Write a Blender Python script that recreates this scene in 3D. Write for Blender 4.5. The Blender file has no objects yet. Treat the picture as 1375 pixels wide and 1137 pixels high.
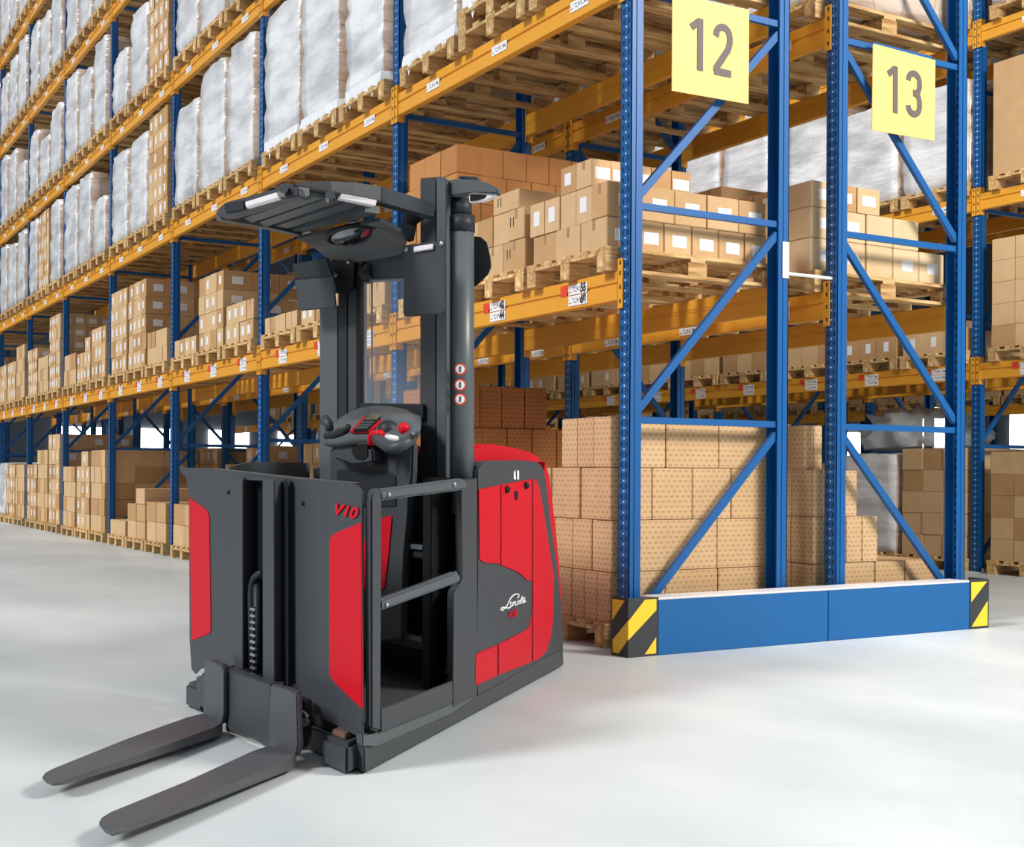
import bpy, bmesh, math, random
from mathutils import Vector, Matrix
R=random.Random(7)
SC=bpy.context.scene; COL=SC.collection
# ------------------------------------------------------------------ materials
MATS={}
def srgb(r,g,b):
    f=lambda c:(c/255/12.92) if c/255<=.04045 else ((c/255+.055)/1.055)**2.4
    return (f(r),f(g),f(b),1)
def newmat(name):
    m=bpy.data.materials.new(name); m.use_nodes=True
    nt=m.node_tree; b=nt.nodes['Principled BSDF']; MATS[name]=m
    return m,nt,b
def link(nt,a,b): nt.links.new(a,b)
def node(nt,t,**k):
    n=nt.nodes.new(t)
    for a,v in k.items(): setattr(n,a,v)
    return n
def simple(name,col,rough=.5,metal=0,spec=.5,noise=0,nscale=6,bump=0,coords='Object'):
    m,nt,b=newmat(name)
    b.inputs['Base Color'].default_value=col; b.inputs['Roughness'].default_value=rough
    b.inputs['Metallic'].default_value=metal; b.inputs['Specular IOR Level'].default_value=spec
    if noise or bump:
        tc=node(nt,'ShaderNodeTexCoord'); n=node(nt,'ShaderNodeTexNoise'); n.inputs['Scale'].default_value=nscale; n.inputs['Detail'].default_value=4
        link(nt,tc.outputs[coords],n.inputs['Vector'])
        if noise:
            mx=node(nt,'ShaderNodeMix',data_type='RGBA'); mx.inputs['A'].default_value=tuple(c*(1-noise) for c in col[:3])+(1,); mx.inputs['B'].default_value=tuple(min(1,c*(1+noise)) for c in col[:3])+(1,)
            link(nt,n.outputs['Fac'],mx.inputs['Factor']); link(nt,mx.outputs['Result'],b.inputs['Base Color'])
        if bump:
            bp=node(nt,'ShaderNodeBump'); bp.inputs['Strength'].default_value=bump; bp.inputs['Distance'].default_value=.01
            link(nt,n.outputs['Fac'],bp.inputs['Height']); link(nt,bp.outputs['Normal'],b.inputs['Normal'])
    return m
def kraft(name,c1,c2,dots=False,tape=True):
    m,nt,b=newmat(name); b.inputs['Roughness'].default_value=.75; b.inputs['Specular IOR Level'].default_value=.2
    oi=node(nt,'ShaderNodeObjectInfo'); mx=node(nt,'ShaderNodeMix',data_type='RGBA')
    mx.inputs['A'].default_value=c1; mx.inputs['B'].default_value=c2; link(nt,oi.outputs['Random'],mx.inputs['Factor'])
    tc=node(nt,'ShaderNodeTexCoord'); n=node(nt,'ShaderNodeTexNoise'); n.inputs['Scale'].default_value=7; n.inputs['Detail'].default_value=3
    link(nt,tc.outputs['Object'],n.inputs['Vector'])
    m2=node(nt,'ShaderNodeMix',data_type='RGBA',blend_type='MULTIPLY'); m2.inputs['Factor'].default_value=.35
    link(nt,mx.outputs['Result'],m2.inputs['A']); cr=node(nt,'ShaderNodeValToRGB'); cr.color_ramp.elements[0].position=.3; cr.color_ramp.elements[0].color=(.75,.7,.62,1); cr.color_ramp.elements[1].position=.7
    link(nt,n.outputs['Fac'],cr.inputs['Fac']); link(nt,cr.outputs['Color'],m2.inputs['B'])
    out=m2.outputs['Result']
    if dots:   # printed rows of small marks
        sp=node(nt,'ShaderNodeSeparateXYZ'); link(nt,tc.outputs['Object'],sp.inputs[0])
        ad=node(nt,'ShaderNodeMath',operation='ADD'); link(nt,sp.outputs[0],ad.inputs[0]); link(nt,sp.outputs[1],ad.inputs[1])
        cb=node(nt,'ShaderNodeCombineXYZ'); link(nt,ad.outputs[0],cb.inputs[0]); link(nt,sp.outputs[2],cb.inputs[1])
        br=node(nt,'ShaderNodeTexBrick'); br.inputs['Scale'].default_value=1; br.inputs['Brick Width'].default_value=.042; br.inputs['Row Height'].default_value=.03; br.inputs['Mortar Size'].default_value=.0105; br.inputs['Mortar Smooth'].default_value=.1; br.offset=.5
        br.inputs['Color1'].default_value=(.42,.36,.3,1); br.inputs['Color2'].default_value=(.5,.44,.38,1); br.inputs['Mortar'].default_value=(1,1,1,1)
        link(nt,cb.outputs[0],br.inputs['Vector'])
        m3=node(nt,'ShaderNodeMix',data_type='RGBA',blend_type='MULTIPLY'); m3.inputs['Factor'].default_value=.55
        link(nt,out,m3.inputs['A']); link(nt,br.outputs['Color'],m3.inputs['B']); out=m3.outputs['Result']
    link(nt,out,b.inputs['Base Color']); return m
kraft('kraft',srgb(212,178,136),srgb(196,158,114))
kraft('kraft_orange',srgb(192,136,84),srgb(180,124,74))
kraft('kraft_brown',srgb(190,150,106),srgb(180,140,98))
kraft('kraft_print',srgb(216,182,142),srgb(208,172,130),dots=True)
kraft('kraft_print_dark',srgb(170,112,66),srgb(156,100,58),dots=True)
kraft('kraft_pale',srgb(226,200,164),srgb(210,178,138))
simple('carton_brown_tape',srgb(170,130,90),.4)
simple('paper',srgb(228,228,230),.6)
simple('film_edge',srgb(232,234,238),.3,bump=.4,nscale=14)
simple('ink',srgb(45,42,44),.6)
simple('mark_red',srgb(225,70,45),.5)
simple('mark_green',srgb(60,150,80),.5)
def wood():
    m,nt,b=newmat('pallet_wood'); b.inputs['Roughness'].default_value=.8; b.inputs['Specular IOR Level'].default_value=.2
    tc=node(nt,'ShaderNodeTexCoord'); mp=node(nt,'ShaderNodeMapping'); mp.inputs['Scale'].default_value=(2,14,14)
    n=node(nt,'ShaderNodeTexNoise'); n.inputs['Scale'].default_value=2; n.inputs['Detail'].default_value=5
    link(nt,tc.outputs['Object'],mp.inputs[0]); link(nt,mp.outputs[0],n.inputs['Vector'])
    cr=node(nt,'ShaderNodeValToRGB'); e=cr.color_ramp.elements; e[0].position=.3; e[0].color=srgb(166,120,70); e[1].position=.7; e[1].color=srgb(240,208,152)
    oi=node(nt,'ShaderNodeObjectInfo'); hs=node(nt,'ShaderNodeHueSaturation'); mr=node(nt,'ShaderNodeMapRange'); mr.inputs['To Min'].default_value=.8; mr.inputs['To Max'].default_value=1.12
    link(nt,oi.outputs['Random'],mr.inputs[0]); link(nt,mr.outputs[0],hs.inputs['Value'])
    link(nt,n.outputs['Fac'],cr.inputs['Fac']); link(nt,cr.outputs['Color'],hs.inputs['Color']); link(nt,hs.outputs['Color'],b.inputs['Base Color'])
wood()
def film(name,tan_tone):
    m,nt,b=newmat(name); b.inputs['Roughness'].default_value=.28; b.inputs['Coat Weight'].default_value=.4; b.inputs['Coat Roughness'].default_value=.15
    tc=node(nt,'ShaderNodeTexCoord'); oi=node(nt,'ShaderNodeObjectInfo')
    ad=node(nt,'ShaderNodeVectorMath',operation='ADD'); ml=node(nt,'ShaderNodeVectorMath',operation='SCALE'); ml.inputs['Scale'].default_value=9
    cbr=node(nt,'ShaderNodeCombineXYZ')
    for i in range(3): link(nt,oi.outputs['Random'],cbr.inputs[i])
    link(nt,cbr.outputs[0],ml.inputs[0]); link(nt,tc.outputs['Object'],ad.inputs[0]); link(nt,ml.outputs[0],ad.inputs[1])
    mp=node(nt,'ShaderNodeMapping'); mp.inputs['Rotation'].default_value=(.5,.35,0); mp.inputs['Scale'].default_value=(.9,.9,3.2)
    link(nt,ad.outputs[0],mp.inputs[0])
    n=node(nt,'ShaderNodeTexNoise'); n.inputs['Scale'].default_value=1.7; n.inputs['Detail'].default_value=5; n.inputs['Roughness'].default_value=.5
    link(nt,mp.outputs[0],n.inputs['Vector'])
    cr=node(nt,'ShaderNodeValToRGB'); e=cr.color_ramp.elements
    e[0].position=.28; e[1].position=.62
    e[0].color=srgb(182,182,186) if not tan_tone else srgb(176,146,120); e[1].color=srgb(240,241,243) if not tan_tone else srgb(208,190,176)
    link(nt,n.outputs['Fac'],cr.inputs['Fac'])
    # carton seams showing through
    sp=node(nt,'ShaderNodeSeparateXYZ'); link(nt,tc.outputs['Object'],sp.inputs[0]); a2=node(nt,'ShaderNodeMath',operation='ADD'); link(nt,sp.outputs[0],a2.inputs[0]); link(nt,sp.outputs[1],a2.inputs[1])
    cb=node(nt,'ShaderNodeCombineXYZ'); link(nt,a2.outputs[0],cb.inputs[0]); link(nt,sp.outputs[2],cb.inputs[1])
    br=node(nt,'ShaderNodeTexBrick'); br.offset=0; br.inputs['Scale'].default_value=1; br.inputs['Brick Width'].default_value=.29; br.inputs['Row Height'].default_value=.24; br.inputs['Mortar Size'].default_value=.006; br.inputs['Mortar Smooth'].default_value=.6
    br.inputs['Color1'].default_value=(1,1,1,1); br.inputs['Color2'].default_value=(.9,.9,.9,1); br.inputs['Mortar'].default_value=(.62,.6,.58,1)
    link(nt,cb.outputs[0],br.inputs['Vector'])
    mx=node(nt,'ShaderNodeMix',data_type='RGBA',blend_type='MULTIPLY'); mx.inputs['Factor'].default_value=.3 if not tan_tone else .9
    link(nt,cr.outputs['Color'],mx.inputs['A']); link(nt,br.outputs['Color'],mx.inputs['B']); link(nt,mx.outputs['Result'],b.inputs['Base Color'])
    bp=node(nt,'ShaderNodeBump'); bp.inputs['Strength'].default_value=.8; bp.inputs['Distance'].default_value=.05; link(nt,n.outputs['Fac'],bp.inputs['Height']); link(nt,bp.outputs['Normal'],b.inputs['Normal'])
film('stretch_film',False); film('stretch_film_tan',True)  # second film is browner, for the two side faces of each load
def rackblue(name,holes):
    m,nt,b=newmat(name); b.inputs['Roughness'].default_value=.42
    base=srgb(5,86,150)
    b.inputs['Base Color'].default_value=base
    if holes:
        tc=node(nt,'ShaderNodeTexCoord'); sp=node(nt,'ShaderNodeSeparateXYZ'); link(nt,tc.outputs['Object'],sp.inputs[0])
        def M(op,a,bb,c=None):
            q=node(nt,'ShaderNodeMath',operation=op)
            for i,v in enumerate((a,bb,c)):
                if v is None: continue
                if isinstance(v,(int,float)): q.inputs[i].default_value=v
                else: link(nt,v,q.inputs[i])
            return q.outputs[0]
        ge=node(nt,'ShaderNodeNewGeometry'); 
        def col(yc,hw,ph,hh):
            d=M('ABSOLUTE',M('SUBTRACT',sp.outputs[1],yc),0)
            f=M('ABSOLUTE',M('SUBTRACT',M('FRACT',M('ADD',M('DIVIDE',sp.outputs[2],.06),ph),0),.5),0)
            return M('MULTIPLY',M('LESS_THAN',d,hw),M('LESS_THAN',f,hh))
        dark=M('MAXIMUM',col(.026,.008,0,.24),col(.076,.008,0,.24))
        lt=col(.052,.006,.5,.09)
        m1=node(nt,'ShaderNodeMix',data_type='RGBA'); m1.inputs['A'].default_value=base; m1.inputs['B'].default_value=(.004,.01,.03,1); link(nt,dark,m1.inputs['Factor'])
        m2=node(nt,'ShaderNodeMix',data_type='RGBA'); link(nt,m1.outputs['Result'],m2.inputs['A']); m2.inputs['B'].default_value=srgb(205,205,215); link(nt,lt,m2.inputs['Factor'])
        link(nt,m2.outputs['Result'],b.inputs['Base Color'])
rackblue('rack_blue',False); rackblue('rack_blue_perforated',True)
simple('rack_blue_rear',srgb(10,66,128),.45)
simple('beam_orange',srgb(226,158,48),.42,noise=.06,nscale=3)
simple('guard_blue',srgb(4,92,154),.5,noise=.05,nscale=20)
simple('guard_yellow',srgb(244,206,50),.45)
simple('guard_black',srgb(52,55,58),.55)
simple('galvanised',srgb(222,220,222),.35)
simple('sign_yellow',srgb(232,196,116),.55)
simple('sign_grey',srgb(98,86,86),.6)
simple('truck_grey',srgb(66,69,73),.45,spec=.3,noise=.04,nscale=60)
simple('truck_grey_light',srgb(84,90,94),.38,spec=.45)
simple('truck_dark',srgb(40,43,47),.5,spec=.3)
simple('truck_black',srgb(16,17,20),.6,spec=.3)
simple('truck_red',srgb(198,22,38),.45,spec=.15)
simple('fork_steel',srgb(82,84,88),.45,metal=.2,noise=.08,nscale=20)
simple('steel',srgb(170,172,176),.3,metal=.8)
simple('lamp_white',srgb(232,228,230),.35)
simple('mirror',srgb(130,135,140),.15,metal=1)
simple('screen',srgb(118,112,88),.2)
simple('rubber_mat',srgb(60,61,62),.8,bump=.3,nscale=90)
simple('roller',srgb(120,92,78),.5)
simple('wall_paint',srgb(62,68,76),.8)
simple('ceiling_paint',srgb(150,155,160),.8)
def glass():
    m,nt,b=newmat('guard_glass'); b.inputs['Base Color'].default_value=(.8,.9,1,1); b.inputs['Roughness'].default_value=.05; b.inputs['Alpha'].default_value=.10
glass()
def plastic():
    m,nt,b=newmat('loose_film'); b.inputs['Base Color'].default_value=srgb(205,212,216); b.inputs['Roughness'].default_value=.25; b.inputs['Alpha'].default_value=.6
plastic()
def emis(name,col,s):
    m,nt,b=newmat(name); b.inputs['Base Color'].default_value=(0,0,0,1); b.inputs['Emission Color'].default_value=col; b.inputs['Emission Strength'].default_value=s
emis('daylight_window',(1,.97,.92,1),8)
def floor_mat():
    m,nt,b=newmat('polished_concrete')
    tc=node(nt,'ShaderNodeTexCoord'); n=node(nt,'ShaderNodeTexNoise'); n.inputs['Scale'].default_value=.8; n.inputs['Detail'].default_value=7; n.inputs['Roughness'].default_value=.55
    mp=node(nt,'ShaderNodeMapping'); mp.inputs['Scale'].default_value=(1,.6,1); link(nt,tc.outputs['Object'],mp.inputs[0]); link(nt,mp.outputs[0],n.inputs['Vector'])
    cr=node(nt,'ShaderNodeValToRGB'); e=cr.color_ramp.elements; e[0].position=.3; e[0].color=srgb(188,197,200); e[1].position=.72; e[1].color=srgb(217,222,223)
    link(nt,n.outputs['Fac'],cr.inputs['Fac']); link(nt,cr.outputs['Color'],b.inputs['Base Color'])
    rr=node(nt,'ShaderNodeMapRange'); rr.inputs['To Min'].default_value=.32; rr.inputs['To Max'].default_value=.5; link(nt,n.outputs['Fac'],rr.inputs[0]); link(nt,rr.outputs[0],b.inputs['Roughness'])
    b.inputs['Specular IOR Level'].default_value=.35
floor_mat()
def label_mat():
    m,nt,b=newmat('printed_label'); b.inputs['Roughness'].default_value=.5
    tc=node(nt,'ShaderNodeTexCoord'); sp=node(nt,'ShaderNodeSeparateXYZ'); link(nt,tc.outputs['Generated'],sp.inputs[0])
    n=node(nt,'ShaderNodeTexNoise'); mp=node(nt,'ShaderNodeMapping'); mp.inputs['Scale'].default_value=(9,9,1.5); link(nt,tc.outputs['Generated'],mp.inputs[0]); n.inputs['Scale'].default_value=2; n.inputs['Detail'].default_value=1; link(nt,mp.outputs[0],n.inputs['Vector'])
    a=node(nt,'ShaderNodeMath',operation='GREATER_THAN'); link(nt,n.outputs['Fac'],a.inputs[0]); a.inputs[1].default_value=.53
    c=node(nt,'ShaderNodeMath',operation='COMPARE'); link(nt,sp.outputs[2],c.inputs[0]); c.inputs[1].default_value=.5; c.inputs[2].default_value=.26
    mu=node(nt,'ShaderNodeMath',operation='MULTIPLY'); link(nt,a.outputs[0],mu.inputs[0]); link(nt,c.outputs[0],mu.inputs[1])
    mx=node(nt,'ShaderNodeMix',data_type='RGBA'); mx.inputs['A'].default_value=srgb(238,238,240); mx.inputs['B'].default_value=srgb(90,90,96); link(nt,mu.outputs[0],mx.inputs['Factor']); link(nt,mx.outputs['Result'],b.inputs['Base Color'])
label_mat()
# ------------------------------------------------------------------ mesh helpers
def mobj(name,bm,mats,parent=None,loc=(0,0,0),smooth=False):
    me=bpy.data.meshes.new(name); bmesh.ops.recalc_face_normals(bm,faces=bm.faces[:]); bm.to_mesh(me); bm.free()
    for m in (mats if isinstance(mats,(list,tuple)) else [mats]): me.materials.append(MATS[m])
    if smooth:
        for p in me.polygons: p.use_smooth=True
    o=bpy.data.objects.new(name,me); COL.objects.link(o); o.parent=parent; o.location=loc
    return o
def bx(bm,x0,x1,y0,y1,z0,z1,mi=0,bev=0):
    vs=[bm.verts.new(p) for p in ((x0,y0,z0),(x1,y0,z0),(x1,y1,z0),(x0,y1,z0),(x0,y0,z1),(x1,y0,z1),(x1,y1,z1),(x0,y1,z1))]
    fs=[bm.faces.new([vs[i] for i in f]) for f in ((0,3,2,1),(4,5,6,7),(0,1,5,4),(1,2,6,5),(2,3,7,6),(3,0,4,7))]
    for f in fs: f.material_index=mi
    if bev:
        es=list({e for f in fs for e in f.edges}); r=bmesh.ops.bevel(bm,geom=es,offset=bev,segments=2,affect='EDGES')
        for f in r['faces']: f.material_index=mi
def bar(bm,a,b,w,h,up=(0,0,1),mi=0):
    a=Vector(a);b=Vector(b);d=(b-a).normalized();s=d.cross(Vector(up)).normalized()
    if s.length<.1: s=Vector((1,0,0))
    u=s.cross(d).normalized(); vs=[]
    for p in (a,b):
        for i,j in ((-1,-1),(1,-1),(1,1),(-1,1)): vs.append(bm.verts.new(p+s*i*w/2+u*j*h/2))
    for f in ((0,1,2,3),(7,6,5,4),(0,4,5,1),(1,5,6,2),(2,6,7,3),(3,7,4,0)): bm.faces.new([vs[i] for i in f]).material_index=mi
def tube(bm,pts,r,n=10,mi=0,cap=True):
    pts=[Vector(p) for p in pts]; rings=[]; prev=None
    for i,p in enumerate(pts):
        d=(pts[min(i+1,len(pts)-1)]-pts[max(i-1,0)]).normalized()
        if prev is None:
            s=d.cross(Vector((0,0,1)))
            if s.length<.05: s=d.cross(Vector((1,0,0)))
        else: s=prev-d*prev.dot(d)
        s.normalize(); prev=s; u=d.cross(s); rr=r[i] if isinstance(r,(list,tuple)) else r
        rings.append([bm.verts.new(p+(s*math.cos(t)+u*math.sin(t))*rr) for t in [2*math.pi*k/n for k in range(n)]])
    for A,B in zip(rings,rings[1:]):
        for k in range(n): bm.faces.new((A[k],A[(k+1)%n],B[(k+1)%n],B[k])).material_index=mi
    if cap:
        bm.faces.new(rings[0]).material_index=mi; bm.faces.new(rings[-1]).material_index=mi
def prism(bm,front,off,bev=0,mi=0):
    """closed solid between the outline and the outline moved by off"""
    off=Vector(off); A=[bm.verts.new(p) for p in front]; B=[bm.verts.new(Vector(p)+off) for p in front]; n=len(A)
    fs=[bm.faces.new(A),bm.faces.new(B[::-1])]+[bm.faces.new((A[i],B[i],B[(i+1)%n],A[(i+1)%n])) for i in range(n)]
    for f in fs: f.material_index=mi
    if bev:
        es=list({e for f in fs for e in f.edges}); r=bmesh.ops.bevel(bm,geom=es,offset=bev,segments=2,affect='EDGES',clamp_overlap=True)
        for f in r['faces']: f.material_index=mi
def setp(o,**k):
    for a,v in k.items(): o[a]=v
    return o
def empty(name,loc=(0,0,0)):
    o=bpy.data.objects.new(name,None); COL.objects.link(o); o.location=loc; o.empty_display_size=.2; return o
def text_bm(s,size,shear=0,ext=.002,bold=0,wx=1):
    cu=bpy.data.curves.new('lettering','FONT'); cu.body=s; cu.size=size; cu.shear=shear; cu.extrude=ext; cu.offset=bold; cu.align_x='CENTER'; cu.align_y='CENTER'
    o=bpy.data.objects.new('lettering_tmp',cu); COL.objects.link(o); dg=bpy.context.evaluated_depsgraph_get(); me=bpy.data.meshes.new_from_object(o.evaluated_get(dg))
    bm=bmesh.new(); bm.from_mesh(me); bpy.data.objects.remove(o); bpy.data.curves.remove(cu); bpy.data.meshes.remove(me)
    for v in bm.verts: v.co.x*=wx
    return bm
def frame_bm(bm,O,X,Y):
    X=Vector(X).normalized(); Y=Vector(Y).normalized(); Z=X.cross(Y); M=Matrix((X,Y,Z)).transposed().to_4x4(); M.translation=Vector(O); bm.transform(M); return bm
# ------------------------------------------------------------------ camera
F=Vector((0.51053,0.85987,0)); Rt=Vector((0.85987,-0.51053,0)); Up=Vector((0,0,1)); rl=math.radians(.3348)
R2=Rt*math.cos(rl)+Up*math.sin(rl); U2=Up*math.cos(rl)-Rt*math.sin(rl)
CAM=Vector((-4.2793,-5.9109,1.0))
cd=bpy.data.cameras.new('camera'); cam=bpy.data.objects.new('camera',cd); COL.objects.link(cam); SC.camera=cam
M=Matrix((R2,U2,-F)).transposed().to_4x4(); M.translation=CAM; cam.matrix_world=M
cd.sensor_width=36; cd.lens=1727.49/1375*36; cd.shift_y=(635.01-568.5)/1375; cd.clip_end=200
def pix(p):
    v=Vector(p)-CAM; d=v.dot(F)
    if d<.3: return None
    return 687.5+1727.5*v.dot(R2)/d, 635-1727.5*v.dot(U2)/d, d
def seen(x0,x1,y0,y1,z0,z1,m=60):
    ps=[pix((x,y,z)) for x in (x0,x1) for y in (y0,y1) for z in (z0,z1)]
    ps=[p for p in ps if p]
    if not ps: return False
    return max(p[0] for p in ps)>-m and min(p[0] for p in ps)<1375+m and max(p[1] for p in ps)>-m and min(p[1] for p in ps)<1137+m
# ------------------------------------------------------------------ building
P=3.0331; D=1.1909; W=.103; DP=.082
ZL=[0,1.992,3.738,5.473,7.232,8.999]; BH=.17
ROWX={'a':0.0,'b':1.6,'c':6.633,'d':8.24,'e':13.3}
ORD=['first','second','third','fourth','fifth','sixth','seventh','eighth','ninth','tenth','eleventh']
ROWN={'a':'row 12','b':'row 13','c':'far rack','d':'farther rack','e':'farthest rack'}
LV=['floor','first shelf','second shelf','third shelf','fourth shelf','fifth shelf']
bm=bmesh.new(); bx(bm,-22,30,-14,60,-.2,0); fl=mobj('floor',bm,'polished_concrete'); setp(fl,kind='structure',label='pale polished concrete warehouse floor')
bm=bmesh.new(); bx(bm,26,26.3,-14,60,0,12); setp(mobj('wall_right',bm,'wall_paint'),kind='structure')
bm=bmesh.new(); bx(bm,-22,26,46,46.3,0,12); setp(mobj('wall_back',bm,'wall_paint'),kind='structure')
bm=bmesh.new(); bx(bm,.9,26.3,-3,46.3,11.6,11.8); setp(mobj('shading_ceiling',bm,'ceiling_paint'),kind='structure')  # unseen partial roof, stops short of the aisle to darken behind the racks
for i in range(9):
    bm=bmesh.new(); y=12+i*3.7; bx(bm,25.9,25.99,y,y+1.5+.6*(i%2),1.5,2.35+.35*(i%3)); setp(mobj('window_%d'%(i+1),bm,'daylight_window'),kind='structure')
for i in range(7):
    bm=bmesh.new(); x=6+i*3.0; bx(bm,x,x+1.7,45.88,45.99,1.5,2.7); setp(mobj('window_%d'%(i+10),bm,'daylight_window'),kind='structure')
# ------------------------------------------------------------------ racking
BR=[1.306,2.526,3.749,4.97,6.19,7.41,8.63]
def upright_mesh(H,rear):
    bm=bmesh.new()   # channel: perforated face towards the aisle, two flanges
    t=.004
    bx(bm,0,t*1.5,0,W,.0,H,0); bx(bm,0,DP,0,t,.0,H,1); bx(bm,0,DP,W-t,W,.0,H,1)
    bx(bm,DP*.42,DP*.58,-.006,0,.0,H,1)
    if rear:
        for v in bm.verts: v.co.x=-v.co.x
    return bm
CH={}
def cached(key,fn):
    if key not in CH: CH[key]=fn()
    return CH[key]
def to_mesh(bm,name,mats):
    me=bpy.data.meshes.new(name); bmesh.ops.recalc_face_normals(bm,faces=bm.faces[:]); bm.to_mesh(me); bm.free()
    for m in mats: me.materials.append(MATS[m])
    return me
def inst(name,me,parent=None,loc=(0,0,0)):
    o=bpy.data.objects.new(name,me); COL.objects.link(o); o.parent=parent; o.location=loc; return o
def frame(row,k,H,flip=False):
    X=ROWX[row]; y=k*P
    e=empty('upright_frame',(X,y,0))
    pos={0:'at the open end'}.get(k,'%s from the open end'%ORD[k])
    setp(e,label='blue bolted upright frame, %s of %s'%(pos,ROWN[row]),category='rack frame',group='blue upright frames')
    me=cached(('up',H),lambda:to_mesh(upright_mesh(H,False),'upright',['rack_blue_perforated','rack_blue']))
    mr=cached(('upr',H),lambda:to_mesh(upright_mesh(H,True),'upright',['rack_blue_perforated','rack_blue']))
    inst('upright',me,e); inst('upright',mr,e,(D,0,0))
    bp=cached('foot',lambda:to_mesh(footbm(),'foot_plate',['galvanised']))
    if k<3 or row in 'c': inst('foot_plate',bp,e,(DP/2,0,0)); inst('foot_plate',bp,e,(D-DP/2,0,0))
    zs=[b for b in BR if b<H]; yb=.03
    for i,z in enumerate(zs):
        key=('hb',);
        def hb():
            bm=bmesh.new(); bar(bm,(DP-.01,yb,0),(D-DP+.01,yb,0),.03,.038); return to_mesh(bm,'horizontal_brace',['rack_blue'])
        inst('horizontal_brace',cached(key,hb),e,(0,0,z))
        zb=(zs[i-1] if i else .12)+.06
        def db():
            bm=bmesh.new(); a,b=(D-DP+.005,DP-.005) if flip else (DP-.005,D-DP+.005); z1=z-.06-zb
            bar(bm,(a,yb,0),(b,yb,z1),.03,.045); return to_mesh(bm,'diagonal_brace',['rack_blue'])
        inst('diagonal_brace',cached(('db',flip,round(z-zb,2)),db),e,(0,0,zb))
def footbm():
    bm=bmesh.new(); bx(bm,-.07,.07,-.03,W+.02,0,.01); tube(bm,[(.0,-.018,.01),(0,-.018,.045)],.012,8); return bm
def beam_mesh(h=BH):
    bm=bmesh.new(); L0=W+.002; L1=P-.002
    bx(bm,-.004,.05,L0,L1,0,h*.52,0,.004); bx(bm,.006,.05,L0,L1,h*.52,h*.60); bx(bm,-.004,.05,L0,L1,h*.60,h,0,.004); return bm
def conn_mesh():
    bm=bmesh.new(); bx(bm,-.014,-.006,-.046,.004,-.05,.235); bx(bm,-.014,.052,.000,.006,-.05,.235)
    for z in (-.02,.06,.14,.2): bx(bm,-.0165,-.0135,-.031,-.019,z,z+.022,1)
    return bm
def beam(row,k,l,rear=False,text=None):
    X=ROWX[row]; y=k*P; z=ZL[l]
    if not seen(X-.1,X+D,y,y+P,z,z+BH): return
    s=-1 if rear else 1
    e=empty('pallet_beam',(X+(D if rear else 0),y,z))
    setp(e,label='orange %s beam under %s, %s bay of %s'%('rear' if rear else 'front',LV[l],ORD[k],ROWN[row]),category='rack beam',group='orange pallet beams')
    o=inst('beam_profile',cached('bm',lambda:to_mesh(beam_mesh(),'beam_profile',['beam_orange'])),e)
    if rear: o.scale.x=-1
    me=cached('cn',lambda:to_mesh(conn_mesh(),'end_connector',['beam_orange','ink']))
    a=inst('end_connector',me,e,(0,W,0)); b=inst('end_connector',me,e,(0,P,0)); b.scale.y=-1
    if rear: a.scale.x=-1; b.scale.x=-1
    if not rear and row in 'abc' and k<9:
        lm=cached('ll',lambda:to_mesh(lblbm(),'location_label',['printed_label']))
        for j in range(3):
            yy=W+.42+j*.96
            inst('location_label',lm,e,(-.005,yy,.085 if l==1 else .05))
            if l==1:
                inst('location_label',lm,e,(-.005,yy,.018))
                inst('red_tag',cached('rt',lambda:to_mesh(tagbm(),'red_tag',['mark_red'])),e,(-.005,yy+.155,.085))
    if text:
        for s_,yy,zz in text:
            bmt=frame_bm(text_bm(s_,.075,0,.001,.002,.8),(-.0105,yy,zz),(0,-1,0),(0,0,1)); mobj('lettering',bmt,'ink',e)
def lblbm():
    bm=bmesh.new(); bx(bm,-.004,0,-.1,.1,0,.06); return bm
def tagbm():
    bm=bmesh.new(); bx(bm,-.004,0,-.035,.035,0,.065); return bm
spec={'a':(10,5,9.3),'b':(9,3,6.0),'c':(9,3,6.0),'d':(9,2,4.6),'e':(9,1,4.0)}
for row,(nf,nl,H) in spec.items():
    for k in range(nf):
        y=k*P; X=ROWX[row]
        if seen(X,X+D,y,y+W,0,H): frame(row,k,H,flip=(row in 'bd'))
        if k<nf-1 or row!='b':
            for l in range(1,nl+1):
                tx=None
                if row=='a' and k==0 and l==1: tx=[('55',W+.36,.115),('69',W+.36,.048),('42',W+1.32,.115),('44',W+1.32,.048)]
                beam(row,k,l,False,tx)
                if row in 'abc' and k<6: beam(row,k,l,True)
# ------------------------------------------------------------------ pallets
PW=.889; PD=1.32; PH=.14
def pallet_bm():
    bm=bmesh.new(); w=PW/2; d=PD/2; b=.003
    for x in (-d+.055,0,d-.055):      # cross boards
        bx(bm,x-.055,x+.055,-w,w,.097,.117)
    for i in range(5):               # deck boards
        y=-w+.06+i*(2*w-.12)/4; bx(bm,-d,d,y-.06 if i in(0,2,4) else y-.045,y+.06 if i in(0,2,4) else y+.045,.118,PH)
    for y in (-w+.055,0,w-.055):
        bx(bm,-d,d,y-.05,y+.05,0,.02)
        for x in (-d+.07,0,d-.07): bx(bm,x-.07,x+.07,y-.05,y+.05,.021,.096)
    return bm
pm=to_mesh(pallet_bm(),'wooden_pallet',['pallet_wood'])
POSN={0:'near',1:'middle',2:'far'}
NUM=['one','two','three','four','five','six','seven','eight','nine']
def slot(k,j): return k*P+W+.03+PW/2+j*(PW+.045)
def place(row,k,l,j): 
    return '%s pallet, %s bay, %s, %s'%(POSN[j],ORD[k],LV[l],ROWN[row])
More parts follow.
